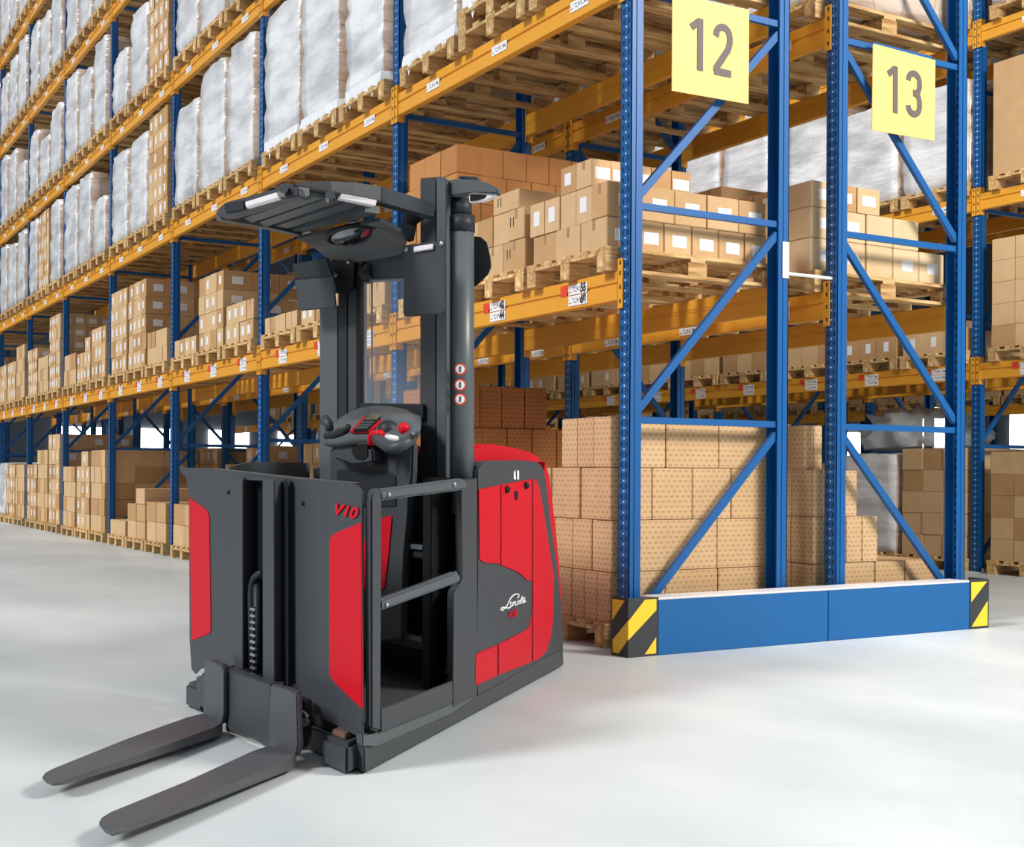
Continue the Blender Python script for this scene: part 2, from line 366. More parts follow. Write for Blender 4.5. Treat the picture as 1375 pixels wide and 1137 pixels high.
def pallet(row,k,l,j,dz=0,dy=0,dx=0,extra=''):
    X=ROWX[row]+D/2-.0+dx; y=slot(k,j)+dy; z=(ZL[l]+BH if l else 0)+dz
    if not seen(X-.7,X+.7,y-.45,y+.45,z,z+PH): return
    o=inst('wooden_pallet',pm,None,(X,y,z+.001)); o.rotation_euler.z=R.uniform(-.01,.01)
    setp(o,label='wooden pallet%s, %s'%(extra,place(row,k,l,j)),category='pallet',group='wooden pallets on the racks')
    return o
# ------------------------------------------------------------------ wrapped loads
def hsh(a,b,c,s): return math.sin(a*12.9+b*7.7+c*5.3+s)*.5+math.sin(a*5.1-b*3.3+c*17.1+s*2)*.5
def load_bm(w,d,h,seed,bul=.014):
    bm=bmesh.new(); nx,ny,nz=8,7,12
    V={}
    def co(i,j,k):
        x=-d/2+d*i/nx; y=-w/2+w*j/ny; z=h*k/nz
        lay=abs(((z/.25)%1)-.5)*2; b=.010*(1-lay**6)
        n=hsh(x*2,y*2,z*2,seed)*bul
        sx=(1 if i==nx else -1 if i==0 else 0); sy=(1 if j==ny else -1 if j==0 else 0)
        x+=sx*(n+b); y+=sy*(n+b)
        if k==nz: z+=hsh(x*3,y*3,1,seed)*.012-(.02 if (sx or sy) else 0)+.006
        if k==nz-1 and (sx and sy): x-=sx*.01;y-=sy*.01
        if k==nz and (sx and sy): x-=sx*.03; y-=sy*.03
        return (x,y,z)
    def v(i,j,k):
        if (i,j,k) not in V: V[(i,j,k)]=bm.verts.new(co(i,j,k))
        return V[(i,j,k)]
    def q(a,b,c,e,mi): bm.faces.new((a,b,c,e)).material_index=mi
    for k in range(nz):
        for i in range(nx):
            q(v(i,0,k),v(i+1,0,k),v(i+1,0,k+1),v(i,0,k+1),1); q(v(i,ny,k),v(i,ny,k+1),v(i+1,ny,k+1),v(i+1,ny,k),1)
        for j in range(ny):
            q(v(0,j,k),v(0,j,k+1),v(0,j+1,k+1),v(0,j+1,k),0); q(v(nx,j,k),v(nx,j+1,k),v(nx,j+1,k+1),v(nx,j,k+1),0)
    for i in range(nx):
        for j in range(ny):
            q(v(i,j,0),v(i,j+1,0),v(i+1,j+1,0),v(i+1,j,0),0); q(v(i,j,nz),v(i+1,j,nz),v(i+1,j+1,nz),v(i,j+1,nz),0)
    return bm
def skirt_bm(w,d,seed):
    bm=bmesh.new(); r=random.Random(seed); n=26; ring=[]
    for i in range(n+1): ring.append((-d/2-.024, w/2-w*i/n))
    for i in range(1,8): ring.append((-d/2+.3*i/7,-w/2-.026))
    top=[bm.verts.new((x+.006,y+.004,.09)) for x,y in ring]; mid=[bm.verts.new((x-.012*r.random(),y-.012*r.random(),.02)) for x,y in ring]; bot=[bm.verts.new((x-.012*r.random(),y-.012*r.random(),-r.uniform(.0,.05)-(.05 if r.random()<.12 else 0))) for x,y in ring]
    for i in range(len(ring)-1):
        bm.faces.new((top[i],top[i+1],mid[i+1],mid[i])); bm.faces.new((mid[i],mid[i+1],bot[i+1],bot[i]))
    return bm
LBL=to_mesh((lambda b:(bx(b,-.05,.05,-.003,0,0,.07),b)[1])(bmesh.new()),'shipping_label',['printed_label'])
nload=0
def load(row,k,l,j,h,w=.86,dy=0,dz=0,d=1.24,skirt=True,style='white'):
    global nload
    X=ROWX[row]+D/2; y=slot(k,j)+dy; z=(ZL[l]+BH if l else 0)+PH+dz
    if not seen(X-.7,X+.7,y-.45,y+.45,z,z+h): return
    nload+=1; var=nload%4
    hh=round(h*10)/10; ww=round(w*20)/20
    me=cached(('ld',hh,ww,var,d,style),lambda:to_mesh(load_bm(ww,d,hh,var*1.7+hh),'film_wrapped_load',['stretch_film','stretch_film_tan'] if style=='white' else ['kraft','kraft']))
    for p in me.polygons: p.use_smooth=(style=='white')
    o=inst('film_wrapped_load',me,None,(X,y,z+.002)); o.rotation_euler.z=R.uniform(-.015,.015)
    hw='tall' if h>1.25 else 'low' if h<.95 else 'medium height'
    setp(o,label='%s white film wrapped load, %s'%(hw,place(row,k,l,j)),category='wrapped load',group='film wrapped pallet loads')
    if skirt and row=='a' and k<2:
        inst('film_skirt',cached(('sk',ww,d,var),lambda:to_mesh(skirt_bm(ww,d,var),'film_skirt',['film_edge'])),o)
    if row=='a' and k<3:
        for i in range(int(hh/.25)):
            if R.random()<.75: inst('shipping_label',LBL,o,(-d/2+.22+.25*(i%2)*0,-ww/2-.022,.1+.25*i))
    if row=='a' and k<3: pass
for k in range(9):
    for l in range(2,6):
        for j in range(3):
            h=R.choice([1.3,1.3,1.2,1.3,1.1,1.2])
            if k>=2 and R.random()<.12: h=.8
            sp={(0,2,0):None,(1,2,0):1.0,(1,2,1):1.4,(1,2,2):1.3,(2,2,0):1.3,(2,2,1):1.3,(2,2,2):1.1,(3,2,0):'c',(3,3,0):'c',(3,2,1):1.2,(3,3,2):.8,(5,2,1):'c'}.get((k,l,j),h)
            if sp is None: continue
            w_=R.choice([.7,.75,.8,.85])
            if not seen(-.1,1.2,slot(k,j)-.4,slot(k,j)+.4,ZL[l]+BH,ZL[l]+1.6): continue
            pallet('a',k,l,j,extra=' under a tall load' if sp!='c' else ' under stacked cartons')
            if sp=='c': continue
            load('a',k,l,j,sp,w_,style='white',dz=(PH+.004 if (k,l,j)==(0,2,1) else 0))
# empty pallets stacked at the open end of the second shelf
for i in range(2): pallet('a',0,2,0,dz=i*(PH+.004),extra=' %s in short stack'%('lowest','uppermost')[i])
pallet('a',0,2,1,dz=PH+.004,extra=' second under wrapped load'); 
# ------------------------------------------------------------------ cartons
CART=[]   # dx,dy,dz sizes, centre, material, label, marks
def carton_list(row,k,l,j,layers,style='kraft',lab='N',y0=None,y1=None,x0=None,x1=None,zb=None,full_top=False,jit=.006,prefix='',ends=True):
    X=ROWX[row]; c=slot(k,j)
    y0=c-.42 if y0 is None else y0; y1=c+.42 if y1 is None else y1
    x0=X-.04 if x0 is None else x0; x1=X+D+.02 if x1 is None else x1
    z=((ZL[l]+BH+PH) if l else PH) if zb is None else zb
    z+=.002
    for i,L in enumerate(layers):
        h,ny,nx=L[0],L[1],L[2]; a,b=(y0,y1) if len(L)<4 else (y0+(y1-y0)*L[3],y0+(y1-y0)*L[4]); xa,xb=(x0,x1) if len(L)<6 else (x0+(x1-x0)*L[5],x0+(x1-x0)*L[6])
        wy=(b-a)/ny; wx=(xb-xa)/nx
        top=(i==len(layers)-1)
        for p in range(ny):
            for q in range(nx):
                if not(q==0 or (p==0 and ends) or ((top or full_top) and z+h<1.0)): continue
                cx=xa+wx*(q+.5); cy=a+wy*(p+.5)
                if q==0: cx+=R.uniform(0,jit*2)
                if p==0 and ny>1: cy+=R.uniform(0,jit)
                if not seen(cx-wx/2,cx+wx/2,cy-wy/2,cy+wy/2,z,z+h,20): continue
                dd=(Vector((cx,cy,z))-CAM).length
                area=(4 if 'print' in style else 1)*(wy*h*(.5 if q==0 else 0)+wx*h*(.8 if p==0 else 0)+wx*wy*.1)/dd**2
                lb='%s%s carton, layer %s, %s, %s'%(prefix,'kraft' if 'pale' not in style else 'pale',NUM[i],('front column %s'%NUM[p] if q==0 else 'end column %s'%NUM[q] if p==0 else 'inner column %s'%NUM[(p*nx+q)%9]),place(row,k,l,j))
                CART.append((area,round(wx-.006,3),round(wy-.006,3),round(h-.003,3),cx,cy,z,style,lb,(p==0),(q==0),lab,dd))
        z+=h
    pallet_done=True
def C(row,k,l,j,layers,style='kraft',lab='N',pal=True,**kw):
    if pal: pallet(row,k,l,j,extra=' under cartons')
    carton_list(row,k,l,j,layers,style,lab,**kw)
# open-end floor pile, large printed cartons (a staggered stack)
C('a',0,0,0,[(.30,5,3,0,.84,0,1),(.30,4,3,0,1,0,.99),(.305,5,4,0,1,.0,1),(.295,3,3,0,.66,0,1)],'kraft_print',y0=.14,y1=.95,x0=-.03,x1=1.17,zb=.13)
C('a',0,0,2,[(.295,3,6),(.295,3,6),(.295,3,6),(.295,4,6,0,1,0,1),(.295,3,4,0,1,0,.6)],'kraft_print_dark',y0=2.0,y1=2.86,x0=-.04,x1=1.22,zb=.14)
# first shelf, first bay
C('a',0,1,0,[(.2,3,6,0,.97,0,1),(.205,5,5,0,1,.0,.99),(.165,2,5,.2,.6,0,.6)],'kraft','W',y0=.17,y1=1.02,x0=-.045,x1=1.2,zb=ZL[1]+BH+.12)
C('a',0,1,1,[(.2,3,4),(.2,4,4),(.13,1,1,.1,.5,.0,.3)],'kraft','A')
C('a',0,1,2,[(.2,4,6),(.2,4,6),(.2,4,6),(.2,4,6),(.2,3,6,0,.9,0,.93)],'kraft_orange')
# other first-shelf loads of the long row
lv1={(1,0):[(.2,3,4)],(1,1):[(.2,5,4)],(1,2):[(.16,6,5)],
 (2,0):[(.2,4,3),(.2,4,3)],(2,1):[(.2,4,4),(.2,4,4),(.2,4,4),(.2,4,4)],(2,2):[(.2,4,4,0,1)],
 (3,0):[(.2,5,4),(.2,5,4)],(3,1):[(.22,4,4)]*4+[(.22,3,4)],(3,2):[(.22,4,4)]*5,
 (4,0):[(.24,4,3)]*3,(4,1):[(.22,4,3)]*2+[(.2,1,3,0,.4)],(4,2):[(.24,4,3)]*2,
 (5,0):[(.2,5,6)]*6,(5,1):[(.2,4,5)]*3,(5,2):[(.2,4,4)]*4,
 (6,0):[(.24,4,5)]*4,(6,1):[(.24,4,4)]*3,(6,2):[(.24,4,4)]*3,
 (7,0):[(.24,4,5)]*4,(7,1):[(.24,4,4)]*4,(7,2):[(.24,4,4)]*3,
 (8,0):[(.24,4,5)]*5,(8,1):[(.24,4,4)]*4,(8,2):[(.24,4,4)]*4}
for (k,j),ly in lv1.items(): C('a',k,1,j,ly,'kraft','L' if (k+j)%3 or k==2 else 'N')
lv0={(1,0):[(.3,2,3)],(1,1):[(.3,3,3)]*2,(1,2):[(.3,3,3)],
 (2,0):[(.2,3,3)],(2,1):[(.2,2,3)]*2,(2,2):[(.24,2,3)]*2,
 (3,0):[(.24,2,3)]*2,(3,1):[(.22,2,3),(.22,2,3),(.2,1,2,.0,.5)],(3,2):[(.2,2,3)],
 (4,0):[(.23,4,3)]*5,(4,1):[(.23,3,3)]*4+[(.22,1,3,.1,.6)],(4,2):[(.23,3,4)]*4,
 (5,0):[(.24,3,3)]*6,(5,1):[(.24,3,4)]*5,(5,2):[(.24,3,4)]*4,
 (6,0):[(.24,4,4)]*4,(6,1):[(.24,4,4)]*4,
 (7,0):[(.24,4,4)]*4,(7,1):[(.24,4,4)]*3,(7,2):[(.24,4,4)]*4,(8,0):[(.24,4,4)]*4,(8,1):[(.24,4,4)]*4,(8,2):[(.24,4,4)]*4}
for (k,j),ly in lv0.items(): C('a',k,0,j,ly,'kraft','L' if k>3 and (k+j)%2 else 'N',full_top=(k<4))
pallet('a',6,0,2,extra=' under wrapped load'); load('a',6,0,2,1.0)
# lattice-like brown stacks on upper shelves
for k,l,j in ((3,2,0),(3,3,0),(5,2,1)):
    C('a',k,l,j,[(.215,4,5)]*6,'kraft_pale','L',pal=False)
# row 13
C('b',0,0,0,[(.29,4,4),(.3,4,4,0,1,0,.52),(.3,4,3,0,1,0,.35),(.29,4,2,.1,1,0,.15)],'kraft_print',y0=.16,y1=1.0,x0=1.56,x1=2.68,zb=.14,full_top=True)
C('b',0,1,0,[(.22,3,5),(.2,3,4,0,1,0,.8),(.17,3,3,.0,1,.0,.5)],'kraft_pale','W',y0=.2,y1=1.05)
for (k,l,j),ly in {(0,1,1):[(.24,3,4)]*3,(0,1,2):[(.24,3,4)]*2,(1,1,0):[(.24,3,4)]*3,(1,1,1):[(.24,3,4)]*4,(1,1,2):[(.24,3,4)]*2,(2,1,0):[(.24,3,4)]*4,(2,1,1):[(.24,3,4)]*3,
   (1,0,0):[(.24,3,4)]*3,(1,0,1):[(.24,3,4)]*4,(1,0,2):[(.24,3,4)]*3,(2,0,0):[(.24,3,4)]*5,(2,0,1):[(.24,3,4)]*4,(2,0,2):[(.24,3,4)]*4,**{(k,0,j):[(.24,3,3)]*(5-(k+j)%2) for k in range(2,7) for j in range(3)},**{(k,1,j):[(.24,3,3)]*(5-(k+j)%3) for k in range(3,6) for j in range(3)},(0,2,0):[(.3,3,3)]*2}.items():
    if (k,l)==(0,1) or k>0: C('b',k,l,j,ly,'kraft','W')
for k in range(3):
    for j in range(3):
        pallet('b',k,2,j,extra=' under wrapped load'); load('b',k,2,j,R.choice([1.1,1.2,1.3]))
# rack beyond the aisle
for k in range(0,8):
    for j in range(3):
        ly=R.choice([[(.25,3,4)]*4,[(.25,3,4)]*5,[(.25,4,4)]*4])
        if (k,j)==(0,2): ly=[(.22,3,3)]*5
        if (k,j)==(0,1): ly=[(.22,3,3)]*4
        if (k,j)==(1,0): ly=[(.23,3,3)]*5
        if k>5: continue
        if (k,j)==(1,1):
            pallet('c',1,0,1,extra=' under film draped load'); load('c',1,0,1,1.1); continue
        C('c',k,0,j,ly,'kraft','L' if j==2 and k else 'N')
    for j in range(3):
        ly=R.choice([[(.24,3,4)]*2,[(.24,3,4)]*3,[(.24,3,4)]*1])
        if k==0: ly=[(.22,3,3)]*5
        C('c',k,1,j,ly,'kraft','W' if k%2 else 'N')
    for j in range(3):
        if k==0 and j==2: C('c',0,2,2,[(1.15,1,1)],'kraft'); continue
        pallet('c',k,2,j,extra=' under wrapped load'); load('c',k,2,j,R.choice([1.2,1.3,1.1]),skirt=False)
    if k<5:
        for j in range(3): pallet('c',k,3,j,extra=' under wrapped load'); load('c',k,3,j,1.2,skirt=False)
for k in range(1,8):
    for j in range(3): C('e',k,1,j,[(.3,3,3)]*2,'kraft')
    for j in range(3): C('d',k,0,j,[(.3,3,3)]*R.choice([2,3]),'kraft')
CART.sort(key=lambda c:-c[0])
def carton_bm(wx,wy,h):
    bm=bmesh.new(); bx(bm,-wx/2,wx/2,-wy/2,wy/2,0,h,0,.004); return bm
def part_plate(key,w,t,h,mat,name,face):
    def f():
        bm=bmesh.new()
        if face=='x': bx(bm,-t,0,-w/2,w/2,-h/2,h/2)
        else: bx(bm,-w/2,w/2,-t,0,-h/2,h/2)
        return to_mesh(bm,name,[mat])
    return cached((key,w,h,mat,face),f)
stuff=bmesh.new()
for n,(area,wx,wy,h,cx,cy,z,style,lb,e,f_,lab,dd) in enumerate(CART):
    if n<300:
        me=cached(('ct',wx,wy,h,style),lambda:to_mesh(carton_bm(wx,wy,h),'carton',[style]))
        o=inst('carton',me,None,(cx,cy,z)); o.rotation_euler.z=R.uniform(-.004,.004)
        if z<.5 and n<60: pass
        setp(o,label=lb,category='carton',group='cartons stacked on the racks')
        if lab in 'LW':
            if f_ and lab=='L' and R.random()<.75: inst('paper_label',part_plate('lb',.085,.002,.09,'paper','paper_label','x'),o,(-wx/2,wy*.1,h*.52))
            if e and R.random()<.9: inst('paper_label',part_plate('lb',.105,.002,.07,'paper','paper_label','y'),o,(wx*.05,-wy/2,h*.5))
        if lab=='A' and f_:
            for s in (-.018,.018): inst('arrow_mark',part_plate('ar',.008,.0015,.06,'ink','arrow_mark','x'),o,(-wx/2,wy*.25+s,h*.6))
        if style=='kraft' and dd<14 and f_ and h>.15:
            inst('packing_tape',part_plate('tp',.03,.001,round(h*.3,2),'carton_brown_tape','packing_tape','x'),o,(-wx/2,0,h*.84))
    else:
        bx(stuff,cx-wx/2,cx+wx/2,cy-wy/2,cy+wy/2,z,z+h,{'kraft_orange':3,'kraft_print':4,'kraft_print_dark':5}.get(style,0 if (n*7)%3 else 1))
        if lab in 'LW':
            if f_ and R.random()<.8: bx(stuff,cx-wx/2-.002,cx-wx/2,cy-.03,cy+.04,z+h*.3,z+h*.75,2)
            if e and R.random()<.9: bx(stuff,cx-.06,cx+.06,cy-wy/2-.002,cy-wy/2,z+h*.3,z+h*.7,2)
o=mobj('distant_cartons',stuff,['kraft','kraft_brown','paper','kraft_orange','kraft_print','kraft_print_dark']); setp(o,kind='stuff',label='mass of small distant brown cartons stacked deep along the racks',category='cartons')
# crumpled clear film hood on the wrapped floor load beyond the aisle
bm=bmesh.new(); bmesh.ops.create_icosphere(bm,subdivisions=4,radius=1)
for v in bm.verts:
    n=1+.16*hsh(v.co.x*3,v.co.y*3,v.co.z*3,1)+.07*hsh(v.co.x*9,v.co.y*8,v.co.z*9,4)
    v.co=Vector((v.co.x*.5*n,v.co.y*.8*n,max(v.co.z,-.12)*.4*n*(1+.25*v.co.y)))
o=mobj('crumpled_film',bm,'loose_film',None,(ROWX['c']+.55,slot(1,1)-.3,1.36),True); setp(o,label='crumpled grey translucent plastic film heaped over wrapped floor load beyond aisle',category='plastic film')
# ------------------------------------------------------------------ end guard and signs
g=empty('rack_end_guard',(1.3,-.15,0)); setp(g,label='blue rack end guard rail with striped corners at foot of frames 12 and 13',category='guard rail')
def gp(x,y,z): return (x-1.3,y+.15,z)
bm=bmesh.new(); bx(bm,.036-1.3,1.31-1.3,-.08,-.066,0,.305,0,.003); mobj('guard_panel',bm,'guard_blue',g)
bm=bmesh.new(); bx(bm,1.314-1.3,2.565-1.3,-.08,-.066,0,.305,0,.003); mobj('guard_panel',bm,'guard_blue',g)
bm=bmesh.new(); bx(bm,.036-1.3,2.565-1.3,-.08,.09,.305,.318,0,.003); mobj('top_rail',bm,'galvanised',g)
bm=bmesh.new(); bx(bm,.036-1.3,2.565-1.3,.075,.09,0,.304); mobj('inner_panel',bm,'guard_blue',g)
def stripes(bm,P0,X,Z,w,h,bands,t,Nn):
    """yellow diagonal bands clipped to a w x h panel; bands = list of polygons in 0..1"""
    for poly in bands:
        prism(bm,[Vector(P0)+Vector(X)*u*w+Vector(Z)*v*h for u,v in poly],Vector(Nn)*t)
def corner(x0,x1,name):
    bm=bmesh.new(); H=.322
    bx(bm,x0-1.3,x1-1.3,-.082,-.07,0,H,0,.002)
    c=mobj(name,bm,'guard_black',g); return c
bm=bmesh.new(); H=.322; bx(bm,-.169-1.3,.034-1.3,-.082,-.07,0,H,0); bx(bm,-.169-1.3,-.157-1.3,-.07,.075,0,H,0); cg=mobj('striped_corner',bm,'guard_black',g)
bm=bmesh.new()
# the stripes run continuously round the corner; u along front face
stripes(bm,(-.169-1.3,-.0825,0),(1,0,0),(0,0,1),.203,H,[[(.0,.32),(.0,.0+.04),(.0,.04)],[(0,.30),(0,.62),(.55,.97),(.93,.97),(.93,.78)],[(.93,.04),(.55,.04),(.93,.32)]][1:],.002,(0,-1,0))
stripes(bm,(-.1695-1.3,-.082,0),(0,1,0),(0,0,1),.157,H,[[(0,.31),(0,.63),(.9,.26),(.9,.04),(.55,.04)],[(.93,.6),(.93,.96),(.2,.96)]],.002,(-1,0,0))
mobj('yellow_stripes',bm,'guard_yellow',cg)
bm=bmesh.new(); bx(bm,2.567-1.3,2.75-1.3,-.082,-.07,0,H); bx(bm,2.738-1.3,2.75-1.3,-.07,.075,0,H); cg=mobj('striped_corner',bm,'guard_black',g)
bm=bmesh.new(); stripes(bm,(2.567-1.3,-.0825,0),(1,0,0),(0,0,1),.183,H,[[(.06,.55),(.06,.95),(.88,.95)],[(.08,.05),(.92,.05),(.92,.55)]],.002,(0,-1,0)); mobj('yellow_stripes',bm,'guard_yellow',cg)
def sign(txt,pts,word):
    cx=sum(p[0] for p in pts)/4; cz=sum(p[2] for p in pts)/4
    e=empty('aisle_sign',(cx,-.05,cz)); setp(e,label='yellow square sign reading %s, %s of the two aisle signs'%(txt,word),category='sign')
    bm=bmesh.new(); prism(bm,[(p[0]-cx,0,p[2]-cz) for p in pts],(0,.006,0)); mobj('sign_plate',bm,'sign_yellow',e)
    w=pts[1][0]-pts[0][0]
    for i,ch in enumerate(txt):
        b=glyph(ch); S=.30; wx=.13
        for v in b.verts: v.co=Vector(((v.co.x-.5)*wx+(-.085+ .17*i)*w/.57,v.co.z,(v.co.y-.5)*S+.012))
        mobj('numeral',b,'sign_grey',e)
    bm=bmesh.new(); bx(bm,-w/2+.02,w/2-.02,.008,.03,.27,.29); mobj('hanger_bar',bm,'rack_blue',e)
def glyph(ch):
    """condensed numeral as a bent flat bar, unit box"""
    bm=bmesh.new()
    if ch=='1': path=[[(.0,.80),(.42,.94),(.5,.94)],[(.5,1.0),(.5,0)]]
    if ch=='2':
        path=[[(.08,.74)]+[(.5+.40*math.cos(t),.76+.18*math.sin(t)) for t in [math.pi*(1-i/8) for i in range(9)]]+[(.9,.66),(.80,.52),(.12,.12),(.10,.055)],[(.02,.055),(.98,.055)]]
    if ch=='3':
        path=[[(.5+.40*math.cos(t),.77+.17*math.sin(t)) for t in [math.pi*(1-i/8) for i in range(9)]]+[(.9,.66),(.82,.57),(.66,.52),(.45,.515)],[(.45,.515),(.66,.51),(.84,.45),(.9,.36)]+[(.5+.40*math.cos(t),.23-.17*math.sin(t)) for t in [math.pi*(i/8) for i in range(9)]]]
    wx=.13; S=.30; th=.042
    for pi,p in enumerate(path):
        q=[Vector((a*wx,b*S)) for a,b in p]; L=[];Rr=[]
        for i,c in enumerate(q):
            d=(q[min(i+1,len(q)-1)]-q[max(i-1,0)]).normalized(); n=Vector((-d.y,d.x)); L.append(c+n*th/2); Rr.append(c-n*th/2)
        for i in range(len(q)-1):
            prism(bm,[Vector((v.x/wx,v.y/S,-.004-.0006*pi-.0002*(i%2))) for v in (L[i],L[i+1],Rr[i+1],Rr[i])],(0,0,.0035))
    return bm
sign('12',[(.25,-.05,3.19),(.82,-.05,3.2),(.82,-.05,3.76),(.25,-.05,3.75)],'left')
sign('13',[(1.845,-.05,3.19),(2.415,-.05,3.2),(2.42,-.05,3.73),(1.85,-.05,3.74)],'right')
# paper sticker and grey connecting tube between the two rows
bm=bmesh.new(); bx(bm,D-.055,D-.005,-.008,-.0055,2.2,2.42); setp(mobj('paper_sticker',bm,'paper'),label='blank white paper sticker on the rear post of row 12 end frame',category='sticker')
bm=bmesh.new(); tube(bm,[(D+.01,.05,2.24),(1.6,.05,2.24)],.011); setp(mobj('row_spacer',bm,'galvanised'),label='grey steel spacer tube joining rows 12 and 13 at shelf height',category='spacer bar')
# ------------------------------------------------------------------ the truck
TO=Vector(((-2.5316, -2.0142, 0.0))); TL=Vector(((0.74538, 0.66664, 0.0))); TW=Vector(((-0.06305, 0.99801, 0.0))); 
def T(p): l,w,z=p; return TL*l+TW*w+Vector((0,0,z))
def Tp(ps): return [T(p) for p in ps]
truck=empty('order_picker_truck',TO); setp(truck,label='grey and red electric order picker truck with lowered forks on the warehouse floor',category='order picker')
def tprism(name,pts,off,mat,parent=truck,bev=.006,label=None):
    bm=bmesh.new(); prism(bm,Tp(pts),T(off),bev); o=mobj(name,bm,mat,parent)
    if label: o['label']=label
    return o
def tbox(name,l0,l1,w0,w1,z0,z1,mat,parent=truck,bev=.006):
    return tprism(name,[(l0,w0,z0),(l1,w0,z0),(l1,w0,z1),(l0,w0,z1)],(0,w1-w0,0),mat,parent,bev)
def ttube(name,pts,r,mat,parent=truck,n=12,smooth=True):
    bm=bmesh.new(); tube(bm,Tp(pts),r,n); return mobj(name,bm,mat,parent,smooth=smooth)
def lerp3(a,b,t): return tuple(x+(y-x)*t for x,y in zip(a,b))
# chassis
tprism('chassis_skirt',[(0.013, -0.004, 0.003), (2.52, -0.004, 0.01), (2.503, -0.004, 0.108), (1.151, -0.004, 0.072), (0.856, -0.004, 0.053), (0.142, -0.004, 0.065), (0.006, -0.004, 0.093)],(0,1.55,0),'truck_grey')
tprism('platform_sill',[(-0.002, 0.0, 0.138), (0.121, 0.0, 0.112), (0.861, -0.0, 0.093), (1.158, 0.0, 0.102), (1.158, 0.0, 0.067), (0.862, -0.0, 0.046), (0.147, -0.0, 0.059), (-0.001, -0.0, 0.094)],(0,.05,0),'truck_grey_light')
tbox('platform_floor',.06,1.1,.05,1.55,.08,.125,'truck_dark')
tbox('floor_mat',.12,1.0,.12,1.3,.126,.134,'rubber_mat',bev=.002)
tbox('front_foot',-.07,.28,.05,.245,0.0,.105,'truck_grey',bev=.015)
tbox('load_roller',-.03,.12,.10,.2,.1055,.125,'roller',bev=.004)
tbox('front_foot',-.07,.28,1.36,1.55,0.0,.105,'truck_grey',bev=.015)
# rear body
tprism('power_unit_housing',[(1.156, -0.0, 0.164), (1.141, -0.0, 1.021), (1.179, 0.0, 1.043), (1.276, -0.0, 1.052), (1.76, 0.0, 1.059), (2.054, -0.0, 1.055), (2.132, 0.0, 1.034), (2.186, 0.0, 0.964), (2.258, 0.0, 0.738), (2.388, 0.0, 0.53), (2.493, 0.0, 0.308), (2.512, 0.0, 0.106), (2.528, -0.0, 0.039), (1.159, 0.0, 0.04)],(0,1.55,0),'truck_grey',bev=.012)
red=[[(1.152, -0.006, 0.931), (1.441, -0.006, 0.948), (1.448, -0.006, 0.601), (1.225, -0.006, 0.624), (1.166, -0.006, 0.64)],
 [(1.452, -0.006, 0.948), (1.918, -0.006, 0.972), (1.928, -0.006, 0.491), (1.842, -0.006, 0.501), (1.783, -0.006, 0.529), (1.713, -0.006, 0.548), (1.458, -0.006, 0.596)],
 [(1.936, -0.006, 0.972), (1.992, -0.006, 0.972), (2.057, -0.006, 0.929), (2.179, -0.006, 0.723), (2.32, -0.006, 0.482), (2.31, -0.006, 0.278), (2.271, -0.006, 0.186), (2.191, -0.006, 0.122), (2.036, -0.006, 0.103), (1.954, -0.006, 0.107)],
 [(1.126, -0.006, 0.252), (1.412, -0.006, 0.253), (1.415, -0.006, 0.117), (1.119, -0.006, 0.121)],
 [(1.428, -0.006, 0.254), (1.847, -0.006, 0.268), (1.895, -0.006, 0.28), (1.931, -0.006, 0.35), (1.935, -0.006, 0.106), (1.431, -0.006, 0.118)]]
for i,(q,nm) in enumerate(zip(red,['side_cover','battery_door','rear_side_cover','lower_side_cover','lower_battery_door'])):
    tprism(nm,q,(0,.012,0),'truck_red',bev=.003)
tprism('lower_door_inset',[(1.151, -0.004, 0.625), (1.462, -0.004, 0.592), (1.705, -0.004, 0.545), (1.835, -0.004, 0.494), (1.922, -0.004, 0.35), (1.917, -0.004, 0.305), (1.887, -0.004, 0.28), (1.839, -0.004, 0.272), (1.416, -0.004, 0.259), (1.139, -0.004, 0.256)],(0,.01,0),'truck_grey',bev=.003)
for n_,q in (('door_knob',[(1.524, -0.01, 0.927)]),('door_knob',[(1.814, -0.01, 0.943)])):
    bm=bmesh.new(); c=T(q[0]); bmesh.ops.create_uvsphere(bm,u_segments=12,v_segments=8,radius=.017,matrix=Matrix.Translation(c)); mobj(n_,bm,'truck_black',truck,smooth=True)
tprism('key_slot',[(1.654, -0.009, 0.919), (1.688, -0.009, 0.919), (1.7, -0.009, 0.902), (1.689, -0.009, 0.878), (1.655, -0.009, 0.879), (1.643, -0.009, 0.903)],(0,.006,0),'truck_black',bev=0)
tprism('hanger_icon',[(1.641, -0.003, 1.003), (1.663, -0.003, 1.014), (1.676, -0.003, 0.97), (1.642, -0.003, 0.973)],(0,.004,0),'paper',bev=0)
tprism('hanger_icon',[(1.692, -0.003, 1.014), (1.721, -0.003, 1.01), (1.721, -0.003, 0.97), (1.693, -0.003, 0.973)],(0,.004,0),'paper',bev=0)
tprism('rear_cover',[(2.2, 0.02, 1.06), (2.283, 0.02, 0.983), (2.385, 0.02, 0.755), (2.475, 0.02, 0.522), (2.539, 0.02, 0.275), (2.497, 0.02, 0.213), (2.393, 0.02, 0.377), (2.175, 0.02, 0.983)],(0,1.46,0),'truck_red',bev=.004)
tprism('hood',[(1.26, 0.12, 1.121), (1.492, 0.12, 1.13), (1.812, 0.12, 1.123), (2.13, 0.12, 1.104), (2.275, 0.12, 1.084), (2.398, 0.12, 1.051), (2.499, 0.12, 0.943), (2.515, 0.12, 0.884), (2.401, 0.12, 0.905), (1.243, 0.12, 0.983)],(0,1.3,0),'truck_red',bev=.02)
tbox('hood_gap',1.10,1.20,.12,1.4,.9,1.08,'truck_black')
